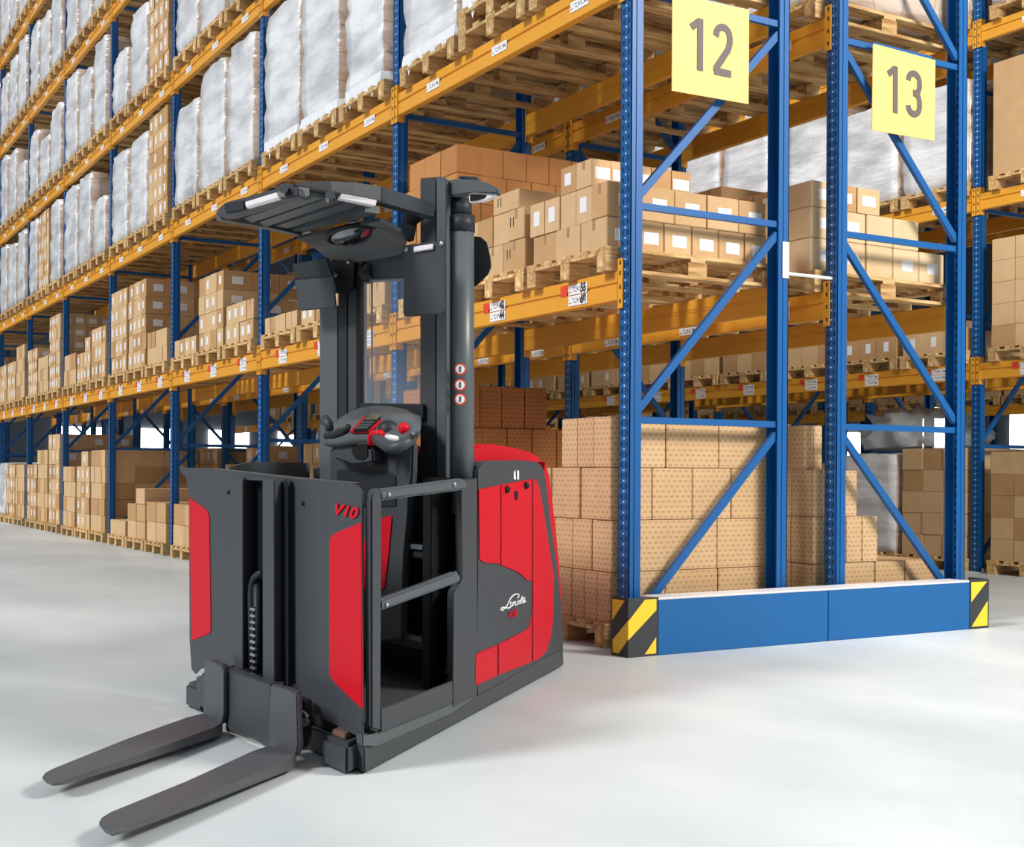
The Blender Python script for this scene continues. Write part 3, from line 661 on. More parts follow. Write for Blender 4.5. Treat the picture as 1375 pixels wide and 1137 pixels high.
# gate side
tprism('gate_post_plate',[(0.926, -0.004, 0.969), (1.135, -0.004, 0.978), (1.151, -0.004, 0.072), (0.855, -0.004, 0.077), (0.856, -0.004, 0.516), (0.873, -0.004, 0.538), (0.942, -0.004, 0.556), (0.968, -0.004, 0.577), (0.944, -0.004, 0.954)],(0,.05,0),'truck_grey',bev=.004)
gate=tprism('gate_frame',[(0.024, -0.03, 0.916), (0.036, -0.03, 0.933), (0.073, -0.03, 0.943), (0.111, -0.03, 0.947), (0.105, -0.03, 0.905), (0.116, -0.03, 0.123), (0.036, -0.03, 0.148)],(0,.05,0),'truck_grey',bev=.012)
tprism('gate_top_rail',[(0.094, -0.028, 0.943), (0.906, -0.028, 0.978), (0.968, -0.028, 0.969), (0.968, -0.028, 0.933), (0.114, -0.028, 0.905)],(0,.045,0),'truck_grey_light',gate,bev=.008)
tprism('gate_middle_rail',[(0.112, -0.028, 0.572), (0.843, -0.028, 0.612), (0.895, -0.028, 0.602), (0.904, -0.028, 0.569), (0.113, -0.028, 0.534)],(0,.045,0),'truck_grey_light',gate,bev=.008)
tprism('gate_kick_plate',[(0.127, -0.02, 0.2), (0.829, -0.02, 0.188), (0.83, -0.02, 0.101), (0.129, -0.02, 0.121)],(0,.015,0),'truck_grey',gate,bev=.003)
for q in [(0.164, -0.034, 0.924), (0.15, -0.034, 0.551), (0.811, -0.034, 0.955)]:
    bm=bmesh.new(); bmesh.ops.create_uvsphere(bm,u_segments=10,v_segments=6,radius=.009,matrix=Matrix.Translation(T(q))); mobj('bolt',bm,'steel',gate,smooth=True)
st=ttube('gate_strut',[(0.994, 0.06, 0.789), (1.014, 0.06, 0.673), (1.024, 0.06, 0.569)],.006,'steel'); 
ttube('strut_barrel',[(1.013, 0.06, 0.694), (1.018, 0.06, 0.654)],.012,'steel',st)
ttube('gate_hinge',[(0.843, 0.04, 0.204), (0.877, 0.04, 0.235), (0.859, 0.04, 0.261)],.014,'truck_black')
ttube('hinge_lever',[(0.897, 0.04, 0.58), (0.948, 0.04, 0.6), (0.984, 0.04, 0.585), (0.932, 0.04, 0.535)],.008,'steel')
# cab interior
tbox('cab_rear_wall',1.08,1.12,.06,1.5,.12,1.02,'truck_dark')
tprism('cab_side_wall',[(.25,1.5,.12),(1.05,1.5,.12),(1.05,1.5,1.045),(.45,1.5,1.045),(.25,1.5,1.02)],(0,.03,0),'truck_grey_light')
for z in (.33,.70): 
    t_=tbox('step_shelf',.82,1.08,.2,.62,z-.05,z,'truck_dark'); tbox('shelf_edge',.80,.822,.2,.62,z-.012,z+.008,'truck_grey_light',t_,bev=.002)
tbox('step_side_panel',.80,1.08,.13,.2,.12,.98,'truck_black')
# front panel
fp=tprism('front_panel',[(-0.0, 1.742, 1.028), (0.0, 1.64, 1.011), (0.0, 1.352, 1.008), (-0.0, 0.718, 0.981), (0.0, 0.319, 0.967), (0.0, 0.103, 0.962), (0.0, 0.049, 0.955), (0.0, 0.017, 0.936), (0.0, 0.016, 0.837), (-0.0, 0.008, 0.215), (0.0, 0.004, 0.125), (-0.0, 0.049, 0.124), (0.0, 0.261, 0.137), (-0.0, 0.41, 0.147), (-0.0, 0.504, 0.227), (0.0, 0.715, 0.239), (0.0, 1.091, 0.225), (0.0, 1.484, 0.163), (0.0, 1.536, 0.131), (0.0, 1.581, 0.144), (0.0, 1.605, 0.267), (-0.0, 1.62, 0.892), (0.0, 1.658, 0.975), (-0.0, 1.742, 1.001)],(.015,0,0),'truck_grey',bev=.003)
tprism('red_insert',[(-0.004, 1.614, 0.885), (-0.004, 1.454, 0.848), (-0.004, 1.394, 0.83), (-0.004, 1.377, 0.809), (-0.004, 1.353, 0.342), (-0.004, 1.369, 0.321), (-0.004, 1.577, 0.27)],(.01,0,0),'truck_red',fp,bev=.002)
tprism('red_insert',[(-0.004, 0.017, 0.835), (-0.004, 0.208, 0.791), (-0.004, 0.242, 0.778), (-0.004, 0.254, 0.759), (-0.004, 0.248, 0.31), (-0.004, 0.236, 0.291), (-0.004, 0.202, 0.277), (-0.004, 0.052, 0.233), (-0.004, 0.007, 0.218)],(.01,0,0),'truck_red',fp,bev=.002)
b=text_bm('V10',.052,.3,.001,.002,2.1); a_,b_=[T(q) for q in [(-0.006, 0.225, 0.874), (-0.006, 0.053, 0.861)]]
ctr=(a_+b_)/2; xa=(b_-a_).normalized(); mobj('model_lettering',frame_bm(b,ctr,xa,Vector((0,0,1))-xa*xa.z),'truck_red',fp)
tprism('panel_top_trim',[(0.03, 1.704, 1.015), (0.03, 1.394, 1.013), (0.03, 0.753, 0.986), (0.03, 0.349, 0.972), (0.03, 0.131, 0.966), (0.03, 0.087, 0.963), (0.03, 0.13, 0.956), (0.03, 0.753, 0.972), (0.03, 1.394, 0.999), (0.03, 1.704, 1.005)],(.05,0,0),'truck_grey_light',fp,bev=.002)
for q in [(-0.003, 1.168, 0.915), (-0.003, 0.466, 0.886)]:
    bm=bmesh.new(); bmesh.ops.create_uvsphere(bm,u_segments=10,v_segments=6,radius=.008,matrix=Matrix.Translation(T(q))); mobj('bolt',bm,'truck_black',fp,smooth=True)
# forward mast on the front panel
fm=tprism('lift_mast_channel',[(-0.1, 0.994, 0.976), (-0.1, 0.898, 0.978), (-0.1, 0.887, 0.248), (-0.1, 0.975, 0.237)],(.10,0,0),'truck_grey',bev=.004)
tprism('lift_mast_channel',[(-0.1, 0.716, 0.971), (-0.1, 0.609, 0.976), (-0.1, 0.595, 0.243), (-0.1, 0.702, 0.229)],(.10,0,0),'truck_grey',bev=.004)
tprism('mast_back_plate',[(-0.02, 1.031, 0.976), (-0.02, 0.77, 0.975), (-0.02, 0.759, 0.217), (-0.02, 1.019, 0.202)],(.018,0,0),'truck_black',bev=0)
tprism('mast_guide_rail',[(-0.05, 0.66, 0.967), (-0.05, 0.607, 0.967), (-0.05, 0.591, 0.236), (-0.05, 0.65, 0.228)],(.05,0,0),'truck_dark',bev=.002)
tprism('mast_guide_rail',[(-0.04, 0.599, 0.967), (-0.04, 0.56, 0.966), (-0.04, 0.543, 0.214), (-0.04, 0.588, 0.208)],(.04,0,0),'truck_dark',bev=.002)
tprism('mast_top_plate',[(-0.08, 0.968, 0.979), (-0.08, 0.672, 0.976), (-0.08, 0.672, 0.965), (-0.08, 0.968, 0.968)],(.08,0,0),'truck_grey',bev=.002)
ttube('hydraulic_hose',[(-0.07, 0.754, 0.62), (-0.07, 0.788, 0.614), (-0.07, 0.823, 0.598), (-0.07, 0.844, 0.568), (-0.07, 0.85, 0.528), (-0.07, 0.832, 0.22)],.013,'truck_dark')
ch=ttube('lift_chain',[(-0.09, 0.804, 0.492), (-0.09, 0.8, 0.236)],.008,'truck_dark',n=6)
bm=bmesh.new()
for i in range(11):
    p=lerp3(*[(-0.1, 0.791, 0.486), (-0.1, 0.788, 0.244)],i/10); c=T(p); bar(bm,c-TW*.022,c+TW*.022,.008,.009)
mobj('chain_link',bm,'steel',ch)['kind']='stuff'
ttube('lift_cylinder',[(-0.05, 0.82, 0.6), (-0.05, 0.807, 0.235)],.016,'truck_dark')
# carriage and forks
cr_=tprism('fork_carriage',[(-0.17, 0.986, 0.251), (-0.17, 0.549, 0.25), (-0.17, 0.546, 0.03), (-0.17, 0.611, 0.023), (-0.17, 0.698, 0.037), (-0.17, 0.767, 0.026), (-0.17, 0.96, 0.015)],(.06,0,0),'truck_grey',bev=.004)
tprism('carriage_arm',[(-0.12, 1.35, 0.161), (-0.12, 1.251, 0.186), (-0.12, 1.249, 0.052), (-0.12, 1.348, 0.043)],(.08,0,0),'truck_grey',cr_,bev=.004)
tprism('carriage_arm',[(-0.1, 0.409, 0.212), (-0.1, 0.342, 0.206), (-0.1, 0.34, 0.053), (-0.1, 0.406, 0.023)],(.06,0,0),'truck_dark',cr_,bev=.004)
bm=bmesh.new(); 
for q in [(-0.11, 0.319, 0.145)]: tube(bm,[T(q),T((q[0]-.02,q[1],q[2]))],.014,14)
mobj('carriage_bolt',bm,'steel',cr_)
ttube('bolt_bracket',[(-0.11, 0.379, 0.182), (-0.11, 0.337, 0.173), (-0.11, 0.307, 0.165)],.007,'steel',cr_)
def fork(shank,top,tipdrop):
    f=empty('fork'); f.parent=truck
    bm=bmesh.new(); prism(bm,Tp(shank),T((.045,0,0)),.006); mobj('shank',bm,'fork_steel',f)
    n=len(top); A=[];B=[]
    lt=min(p[0] for p in top); lh=max(p[0] for p in top); bm=bmesh.new()
    for p in top:
        s=(p[0]-lt)/(lh-lt); z=p[2]; th=.012+.03*s
        A.append(bm.verts.new(T((p[0],p[1],z)))); B.append(bm.verts.new(T((p[0],p[1],z-th))))
    bm.faces.new(A); bm.faces.new(B[::-1])
    for i in range(n): bm.faces.new((A[i],B[i],B[(i+1)%n],A[(i+1)%n]))
    bmesh.ops.bevel(bm,geom=bm.edges[:],offset=.003,segments=1,affect='EDGES')
    mobj('blade',bm,'fork_steel',f)
fork([(-0.2, 0.517, 0.259), (-0.2, 0.384, 0.262), (-0.2, 0.301, 0.259), (-0.2, 0.287, 0.09), (-0.2, 0.298, 0.058), (-0.2, 0.333, 0.034), (-0.2, 0.53, 0.039), (-0.2, 0.518, 0.074)], [(-1.21, 0.455, 0.055), (-1.186, 0.482, 0.055), (-1.138, 0.491, 0.055), (-0.758, 0.484, 0.055), (-0.324, 0.508, 0.055), (-0.216, 0.499, 0.055), (-0.193, 0.306, 0.055), (-0.239, 0.29, 0.055), (-0.754, 0.305, 0.055), (-1.159, 0.32, 0.055), (-1.213, 0.338, 0.055), (-1.22, 0.388, 0.055)],0)
fork([(-0.2, 1.145, 0.264), (-0.2, 1.074, 0.273), (-0.2, 0.961, 0.27), (-0.2, 0.938, 0.253), (-0.2, 0.936, 0.092), (-0.2, 0.957, 0.049), (-0.2, 1.017, 0.028), (-0.2, 1.157, 0.051), (-0.2, 1.142, 0.082)], [(-1.2, 1.061, 0.055), (-1.176, 1.093, 0.055), (-1.123, 1.106, 0.055), (-0.701, 1.163, 0.055), (-0.298, 1.187, 0.055), (-0.182, 1.167, 0.055), (-0.198, 0.952, 0.055), (-0.265, 0.927, 0.055), (-0.744, 0.925, 0.055), (-1.149, 0.935, 0.055), (-1.191, 0.961, 0.055), (-1.203, 1.008, 0.055)],0)
# mast
mr=tprism('mast_column',[(1.0, 0.382, 2.261), (1.0, 0.252, 2.243), (1.0, 0.235, 0.795), (1.0, 0.365, 0.791)],(.10,0,0),'truck_grey',bev=.004)
tprism('mast_column',[(0.98, 0.232, 2.238), (0.98, 0.154, 2.214), (0.98, 0.138, 0.799), (0.98, 0.215, 0.797)],(.12,0,0),'truck_grey_light',bev=.004)
tprism('mast_channel_web',[(1.1, 0.241, 2.222), (1.1, 0.144, 2.205), (1.1, 0.129, 0.796), (1.1, 0.225, 0.792)],(.02,0,0),'truck_black',bev=0)
ttube('mast_cylinder',[(1.1, 0.107, 2.011), (1.1, 0.094, 0.828)],.052,'truck_grey_light')
ttube('cylinder_collar',[(1.1, 0.114, 2.143), (1.1, 0.113, 2.068)],.046,'truck_dark')
ttube('cylinder_collar',[(1.1, 0.107, 2.073), (1.1, 0.107, 2.005)],.056,'truck_dark')
tprism('mast_column',[(1.0, 1.355, 1.81), (1.0, 1.16, 1.797), (1.0, 1.147, 0.764), (1.0, 1.341, 0.757)],(.10,0,0),'truck_grey_light',bev=.004)
tprism('mast_column',[(0.98, 1.136, 2.022), (0.98, 1.043, 2.009), (0.98, 1.028, 0.769), (0.98, 1.12, 0.766)],(.12,0,0),'truck_dark',bev=.004)
tprism('mast_column',[(0.98, 1.036, 2.008), (0.98, 0.945, 1.996), (0.98, 0.93, 0.772), (0.98, 1.02, 0.769)],(.12,0,0),'truck_grey',bev=.004)
tprism('window_frame_bar',[(0.97, 0.936, 1.993), (0.97, 0.907, 1.989), (0.97, 0.898, 1.252), (0.97, 0.927, 1.253)],(.05,0,0),'truck_black',bev=0)
tprism('mast_cross_beam',[(1.02, 0.989, 1.998), (1.02, 0.38, 1.942), (1.02, 0.379, 1.839), (1.02, 0.987, 1.893)],(.06,0,0),'truck_grey',bev=.004)
tprism('window_frame_bar',[(0.97, 0.928, 1.319), (0.97, 0.324, 1.29), (0.97, 0.323, 1.228), (0.97, 0.927, 1.247)],(.05,0,0),'truck_dark',bev=.002)
tprism('guard_window',[(1.0, 0.94, 1.891), (1.0, 0.377, 1.836), (1.0, 0.371, 1.291), (1.0, 0.932, 1.314)],(.006,0,0),'guard_glass',bev=0)
for u in (0,1): ttube('lift_cable',([[(1.05, 0.855, 1.888), (1.05, 0.847, 1.313)], [(1.05, 0.962, 1.901), (1.05, 0.954, 1.317)]])[u],.0045,'truck_dark',n=6)
ttube('pulley',[(1.0, 0.866, 1.91), (1.0, 0.837, 1.913)],.04,'truck_dark')
tprism('mast_bracket',[(0.95, 1.234, 2.03), (0.95, 0.941, 1.991), (0.95, 0.954, 1.845), (0.95, 1.036, 1.833), (0.95, 1.121, 1.85), (0.95, 1.169, 1.933)],(.03,0,0),'truck_dark',bev=.004)
for q in [(0.94, 1.161, 2.012), (0.94, 1.121, 1.929), (0.94, 0.991, 1.972)]:
    bm=bmesh.new(); bmesh.ops.create_uvsphere(bm,u_segments=10,v_segments=6,radius=.011,matrix=Matrix.Translation(T(q))); mobj('bolt',bm,'steel',truck,smooth=True)
# cap on top of the cylinder
cp=tprism('mast_cap',[(1.02, 0.199, 2.219), (1.02, 0.104, 2.211), (1.02, -0.055, 2.178), (1.02, -0.143, 2.147), (1.02, -0.207, 2.115), (1.02, -0.202, 2.096), (1.02, -0.055, 2.13), (1.02, 0.006, 2.144), (1.02, 0.017, 2.134), (1.02, 0.174, 2.149), (1.02, 0.21, 2.168)],(.06,0,0),'truck_grey_light',bev=.006)
tprism('cap_underside',[(1.04, 0.019, 2.151), (1.04, -0.185, 2.1), (1.04, -0.169, 2.094), (1.04, -0.099, 2.088), (1.04, 0.012, 2.101)],(.03,0,0),'lamp_white',cp,bev=.003)
tprism('cap_hole',[(1.035, 0.004, 2.132), (1.035, -0.08, 2.117), (1.035, -0.118, 2.108), (1.035, -0.102, 2.099), (1.035, -0.047, 2.099), (1.035, 0.004, 2.105)],(.005,0,0),'truck_black',cp,bev=0)
tprism('cap_block',[(1.05, 0.118, 2.22), (1.05, 0.106, 2.233), (1.05, -0.037, 2.203), (1.05, -0.048, 2.18)],(.05,0,0),'truck_grey',cp,bev=.008)
tprism('rear_shield',[(1.25, 0.148, 2.025), (1.25, 0.053, 2.005), (1.25, 0.006, 1.976), (1.25, -0.023, 1.909), (1.25, -0.029, 1.867), (1.25, -0.007, 1.839), (1.25, 0.08, 1.802), (1.25, 0.145, 1.793)],(.012,0,0),'truck_grey',bev=.003)
for i,q in enumerate([(1.1, 0.065, 1.426), (1.1, 0.065, 1.361), (1.1, 0.064, 1.302)]):
    l,w,z=q; bm=bmesh.new(); p0=T((l-.055,w+.01,z)); tube(bm,[p0,p0+Vector((-.004,-.006,0))],.024,16); s_=mobj('warning_sticker',bm,'mark_red',truck)
    bm=bmesh.new(); p1=p0+Vector((-.0045,-.0065,0)); tube(bm,[p1,p1+Vector((-.002,-.003,0))],.018,16); q_=mobj('sticker_face',bm,'paper',s_)
    bm=bmesh.new(); p2=p1+Vector((-.0025,-.0035,0)); bx(bm,p2.x-.004,p2.x+.004,p2.y-.002,p2.y,p2.z-.012,p2.z+.012); mobj('sticker_figure',bm,'ink',s_)
# document board and left flap
db_=tprism('clip_board',[(0.84, 0.403, 1.944), (0.84, 0.391, 1.948), (0.84, 0.063, 1.922), (0.84, 0.059, 1.638), (0.84, 0.093, 1.63), (0.84, 0.381, 1.649), (0.84, 0.4, 1.663)],(.012,0,0),'truck_grey',bev=.004)
tprism('clip',[(0.82, 0.301, 1.926), (0.82, 0.146, 1.916), (0.82, 0.146, 1.895), (0.82, 0.301, 1.904)],(.015,0,0),'lamp_white',db_,bev=.003)
for q in [(0.835, 0.365, 1.925), (0.835, 0.087, 1.91)]:
    bm=bmesh.new(); bmesh.ops.create_uvsphere(bm,u_segments=10,v_segments=6,radius=.011,matrix=Matrix.Translation(T(q))); mobj('bolt',bm,'steel',db_,smooth=True)
tprism('side_flap',[(0.84, 1.502, 2.016), (0.84, 1.125, 1.994), (0.84, 1.055, 1.899), (0.84, 1.467, 1.935)],(.015,0,0),'truck_dark',bev=.004)
tprism('side_flap',[(0.835, 1.47, 1.931), (0.835, 1.05, 1.898), (0.835, 1.018, 1.758), (0.835, 1.048, 1.754), (0.835, 1.392, 1.775), (0.835, 1.417, 1.788)],(.015,0,0),'truck_grey',bev=.004)
# overhead guard
def loft(name,rows,mat,parent=truck,thick=.0,smooth=False):
    bm=bmesh.new(); V=[[bm.verts.new(T(p)) for p in r] for r in rows]
    for A,B in zip(V,V[1:]):
        for i in range(len(A)-1): bm.faces.new((A[i],A[i+1],B[i+1],B[i]))
    bmesh.ops.recalc_face_normals(bm,faces=bm.faces[:])
    if thick: bmesh.ops.solidify(bm,geom=bm.faces[:],thickness=thick)
    return mobj(name,bm,mat,parent,smooth=smooth)
og=empty('overhead_guard'); og.parent=truck
# near side beam: outer face strip from mast to the front corner
nb_top=[(0.97, 0.242, 2.123), (0.85, 0.357, 2.152), (0.72, 0.502, 2.188), (0.55, 0.582, 2.181), (0.4, 0.647, 2.166), (0.25, 0.663, 2.135), (0.1, 0.638, 2.091), (-0.0, 0.62, 2.06)]
nb_bot=[(0.97, 0.241, 2.067), (0.85, 0.356, 2.09), (0.72, 0.501, 2.123), (0.55, 0.581, 2.114), (0.4, 0.646, 2.1), (0.25, 0.662, 2.072), (0.1, 0.624, 2.035), (-0.0, 0.606, 2.011)]
bm=bmesh.new(); A=[bm.verts.new(T(p)) for p in nb_top]; B=[bm.verts.new(T(p)) for p in nb_bot]; C2=[bm.verts.new(T((p[0],p[1]+.06,p[2]))) for p in nb_top]; D2=[bm.verts.new(T((p[0],p[1]+.06,p[2]))) for p in nb_bot]
for X1,Y1 in ((A,B),(B,D2),(D2,C2),(C2,A)):
    for i in range(len(A)-1): bm.faces.new((X1[i],X1[i+1],Y1[i+1],Y1[i]))
for i in (0,-1): bm.faces.new((A[i],B[i],D2[i],C2[i]))
mobj('side_beam',bm,'truck_grey',og)
tprism('front_beam',[(-0.02, 0.591, 2.051), (-0.02, 0.507, 2.025), (-0.02, 0.507, 1.993), (-0.02, 0.669, 2.01), (-0.02, 0.95, 2.023), (-0.02, 1.123, 2.025), (-0.02, 1.25, 2.04), (-0.02, 1.299, 2.054), (-0.02, 1.291, 2.077), (-0.02, 1.243, 2.087), (-0.02, 1.179, 2.088)],(.06,0,0),'truck_grey',og,bev=.006)
fb2=[(-0.0, 1.327, 2.075), (0.2, 1.365, 2.1), (0.45, 1.395, 2.133), (0.7, 1.35, 2.142), (0.9, 1.234, 2.104), (1.0, 1.171, 2.03)]
fb3=[(0.0, 1.318, 2.036), (0.2, 1.364, 2.065), (0.45, 1.395, 2.099), (0.7, 1.309, 2.097), (0.9, 1.249, 2.053), (1.0, 1.203, 2.009)]
bm=bmesh.new(); A=[bm.verts.new(T(p)) for p in fb2]; B=[bm.verts.new(T(p)) for p in fb3]; C2=[bm.verts.new(T((p[0],p[1]-.05,p[2]))) for p in fb2]; D2=[bm.verts.new(T((p[0],p[1]-.05,p[2]))) for p in fb3]
for X1,Y1 in ((A,B),(B,D2),(D2,C2),(C2,A)):
    for i in range(len(A)-1): bm.faces.new((X1[i],X1[i+1],Y1[i+1],Y1[i]))
for i in (0,-1): bm.faces.new((A[i],B[i],D2[i],C2[i]))
mobj('side_beam',bm,'truck_grey_light',og)
# roof slats running across between the side beams
sl=[[(0.1, 1.34, 2.074), (0.1, 0.611, 2.047)], [(0.25, 1.363, 2.09), (0.25, 0.636, 2.074)], [(0.4, 1.376, 2.104), (0.4, 0.626, 2.091)], [(0.55, 1.38, 2.115), (0.55, 0.594, 2.098)], [(0.68, 1.345, 2.116), (0.68, 0.538, 2.081)]]
for p,q in sl:
    bm=bmesh.new(); a=T(p);b=T(q); bar(bm,a+Vector((0,0,.01)),b+Vector((0,0,.01)),.07,.03); mobj('roof_slat',bm,'truck_grey_light',og)
bm=bmesh.new()
plate=[(0.06, 1.327, 2.083), (0.06, 0.62, 2.057), (0.72, 0.488, 2.105), (0.72, 1.389, 2.127)]
prism(bm,[T(p)+Vector((0,0,.012)) for p in plate],(0,0,.008)); mobj('roof_plate',bm,'truck_dark',og)
# hood underside sloping to the mast
rows=[[(0.7, 1.292, 2.095), (0.7, 1.049, 2.085), (0.7, 0.793, 2.072), (0.7, 0.621, 2.061), (0.7, 0.483, 2.051)], [(0.8, 1.26, 2.083), (0.8, 0.996, 2.072), (0.8, 0.778, 2.062), (0.8, 0.573, 2.053), (0.8, 0.386, 2.008)], [(0.89, 1.239, 2.06), (0.89, 1.006, 2.041), (0.89, 0.786, 2.023), (0.89, 0.58, 2.006), (0.89, 0.398, 1.983)], [(0.97, 1.23, 2.044), (0.97, 1.096, 2.004), (0.97, 0.959, 1.979), (0.97, 0.713, 1.963), (0.97, 0.504, 1.957)]]
loft('hood_underside',rows,'truck_grey',og,.015)
bm=bmesh.new(); c=T((0.8, 0.82, 2.049)); bmesh.ops.create_uvsphere(bm,u_segments=24,v_segments=12,radius=1)
for v in bm.verts: v.co=Vector(c)+TW*v.co.x*.19+TL*v.co.y*.13+Vector((0,0,v.co.z*.04))
mobj('convex_mirror',bm,'mirror',og,smooth=True)
ttube('mirror_rim',[(.80+.14*math.sin(t),0.82+.21*math.cos(t),2.049-.0) for t in [i*math.pi/12 for i in range(25)]],.012,'truck_black',og,n=8)
# lights
l1=tprism('work_light',[(-0.05, 0.963, 2.046), (-0.05, 0.662, 2.031), (-0.05, 0.642, 2.004), (-0.05, 0.948, 2.02)],(.03,0,0),'lamp_white',og,bev=.004)
l2=tprism('work_light',[(0.4, 0.58, 2.098), (0.62, 0.468, 2.097), (0.62, 0.48, 2.075), (0.4, 0.599, 2.081)],(-.01,-.03,0),'lamp_white',og,bev=.003)
for q in [(-0.04, 0.607, 2.025), (0.33, 0.591, 2.076)]:
    bm=bmesh.new(); tube(bm,[T(q),T((q[0]-.03,q[1]-.03,q[2]))],[.022,.018],14); mobj('spot_lamp',bm,'mirror',og)
tprism('lamp_bracket',[(-0.03, 1.205, 2.085), (-0.03, 0.997, 2.061), (-0.03, 0.989, 2.022), (-0.03, 1.181, 2.042)],(.02,0,0),'truck_dark',og,bev=.003)
tprism('guard_support',[(0.9, 0.407, 2.131), (0.97, 0.247, 2.08), (0.97, 0.383, 2.061), (0.97, 0.408, 1.989), (0.95, 0.444, 2.003), (0.93, 0.449, 2.064)],(0,.04,0),'truck_dark',og,bev=.002)
# console
cons=empty('console'); cons.parent=truck
top=[(0.92, 1.21, 1.179), (0.92, 1.178, 1.21), (0.92, 1.1, 1.239), (0.92, 0.986, 1.27), (0.92, 0.846, 1.292), (0.92, 0.698, 1.295), (0.92, 0.576, 1.288), (0.92, 0.432, 1.27), (0.92, 0.306, 1.24)]
mid=[(0.78, 1.082, 1.155), (0.78, 1.056, 1.178), (0.78, 0.965, 1.196), (0.78, 0.841, 1.219), (0.78, 0.701, 1.231), (0.78, 0.566, 1.23), (0.78, 0.436, 1.223), (0.78, 0.305, 1.216), (0.78, 0.203, 1.204)]
lip=[(0.64, 0.946, 1.135), (0.64, 0.902, 1.141), (0.64, 0.816, 1.143), (0.64, 0.691, 1.159), (0.64, 0.557, 1.159), (0.64, 0.441, 1.154), (0.64, 0.317, 1.142), (0.64, 0.198, 1.149), (0.64, 0.118, 1.164)]
low=[(0.64, 0.939, 1.119), (0.64, 0.887, 1.109), (0.64, 0.795, 1.107), (0.64, 0.691, 1.115), (0.64, 0.557, 1.123), (0.64, 0.441, 1.112), (0.64, 0.317, 1.095), (0.64, 0.198, 1.117), (0.64, 0.118, 1.144)]
und=[(0.92, 1.209, 1.129), (0.92, 1.161, 1.118), (0.92, 1.06, 1.117), (0.92, 0.947, 1.126), (0.92, 0.801, 1.133), (0.92, 0.675, 1.121), (0.92, 0.54, 1.103), (0.92, 0.411, 1.127), (0.92, 0.323, 1.157)]
loft('dashboard',[top,mid,lip,low,und],'truck_grey_light',cons,.008,smooth=True)
def dpt(u,v):  # helper replaced by literal points below
    pass
kf=[(0.63, 0.682, 1.165), (0.63, 0.51, 1.161), (0.895, 0.516, 1.261), (0.895, 0.732, 1.269)]
kg=[(0.625, 0.644, 1.168), (0.625, 0.522, 1.166), (0.885, 0.547, 1.255), (0.885, 0.703, 1.261)]
tprism('display_bezel',kf,(-.006,0,.006),'truck_red',cons,bev=0)
dsp=tprism('keypad',kg,(-.0075,0,.0075),'truck_black',cons,bev=0)
def lerp(a,b,t): return tuple(x+(y-x)*t for x,y in zip(a,b))
def quad(u0,u1,v0,v1): 
    f=lambda u,v: lerp(lerp(kg[0],kg[1],u),lerp(kg[3],kg[2],u),v)
    return [tuple((p[0]-.008,p[1],p[2]+.008)) for p in (f(u0,v0),f(u1,v0),f(u1,v1),f(u0,v1))]
tprism('display_screen',quad(.12,.88,.52,.9),(-.002,0,.002),'screen',dsp,bev=0)
for i in range(4):
    for j in range(3): tprism('key_button',quad(.1+i*.21,.24+i*.21,.06+j*.14,.15+j*.14),(-.002,0,.002),'truck_grey_light',dsp,bev=0)
ttube('handle_bracket',[(0.6, 0.467, 1.108), (0.6, 0.468, 1.144), (0.6, 0.446, 1.154), (0.6, 0.383, 1.153)],.017,'truck_red',cons,n=8)
ttube('grip_handle',[(0.6, 0.42, 1.134), (0.56, 0.337, 1.114), (0.54, 0.273, 1.098), (0.55, 0.222, 1.096), (0.58, 0.187, 1.106), (0.64, 0.175, 1.128), (0.72, 0.2, 1.16)],[.024,.024,.025,.025,.024,.022,.02],'truck_grey',cons)
bm=bmesh.new(); bmesh.ops.create_uvsphere(bm,u_segments=14,v_segments=8,radius=.024,matrix=Matrix.Translation(T((0.66, 0.249, 1.174)))); mobj('emergency_button',bm,'truck_red',cons,smooth=True)
ttube('finger_lever',[(0.6, 0.334, 1.139), (0.6, 0.261, 1.13)],.013,'paper',cons,n=10)
bm=bmesh.new(); c=T((0.7, 0.409, 1.17)); bmesh.ops.create_uvsphere(bm,u_segments=16,v_segments=10,radius=.045,matrix=Matrix.Translation(c)); mobj('thumb_wheel_hump',bm,'truck_dark',cons,smooth=True)
ttube('joystick',[(0.7, 0.94, 1.186), (0.7, 0.955, 1.216), (0.7, 0.992, 1.231)],[.018,.02,.026],'truck_grey',cons)
ttube('arm_rest',[(0.66, 0.937, 1.159), (0.66, 0.85, 1.16), (0.66, 0.765, 1.174), (0.66, 0.724, 1.195)],[.014,.02,.02,.012],'truck_dark',cons)
pod=tprism('storage_pod',[(0.66, 0.9, 1.106), (0.66, 0.709, 1.116), (0.66, 0.509, 1.107), (0.66, 0.495, 1.036), (0.66, 0.54, 1.03), (0.66, 0.674, 1.037), (0.66, 0.877, 1.054)],(.1,0,0),'truck_grey',cons,bev=.015)
tprism('cup_recess',[(0.655, 0.697, 1.113), (0.655, 0.55, 1.117), (0.655, 0.543, 1.067), (0.655, 0.582, 1.049), (0.655, 0.649, 1.053), (0.655, 0.683, 1.075)],(.01,0,0),'truck_black',pod,bev=.002)
pil=tprism('console_pillar',[(0.76, 1.005, 1.113), (0.76, 0.253, 1.127), (0.76, 0.257, 0.989), (0.76, 0.28, 0.892), (0.76, 0.31, 0.825), (0.76, 0.326, 0.664), (0.76, 0.337, 0.496), (0.76, 0.329, 0.321), (0.76, 0.584, 0.28), (0.76, 0.978, 0.236)],(.07,0,0),'truck_grey',cons,bev=.012)
tprism('knee_recess',[(0.752, 0.921, 1.005), (0.752, 0.878, 1.012), (0.752, 0.43, 1.0), (0.752, 0.386, 0.985), (0.752, 0.384, 0.86), (0.752, 0.919, 0.846)],(.006,0,0),'truck_dark',pil,bev=.002)
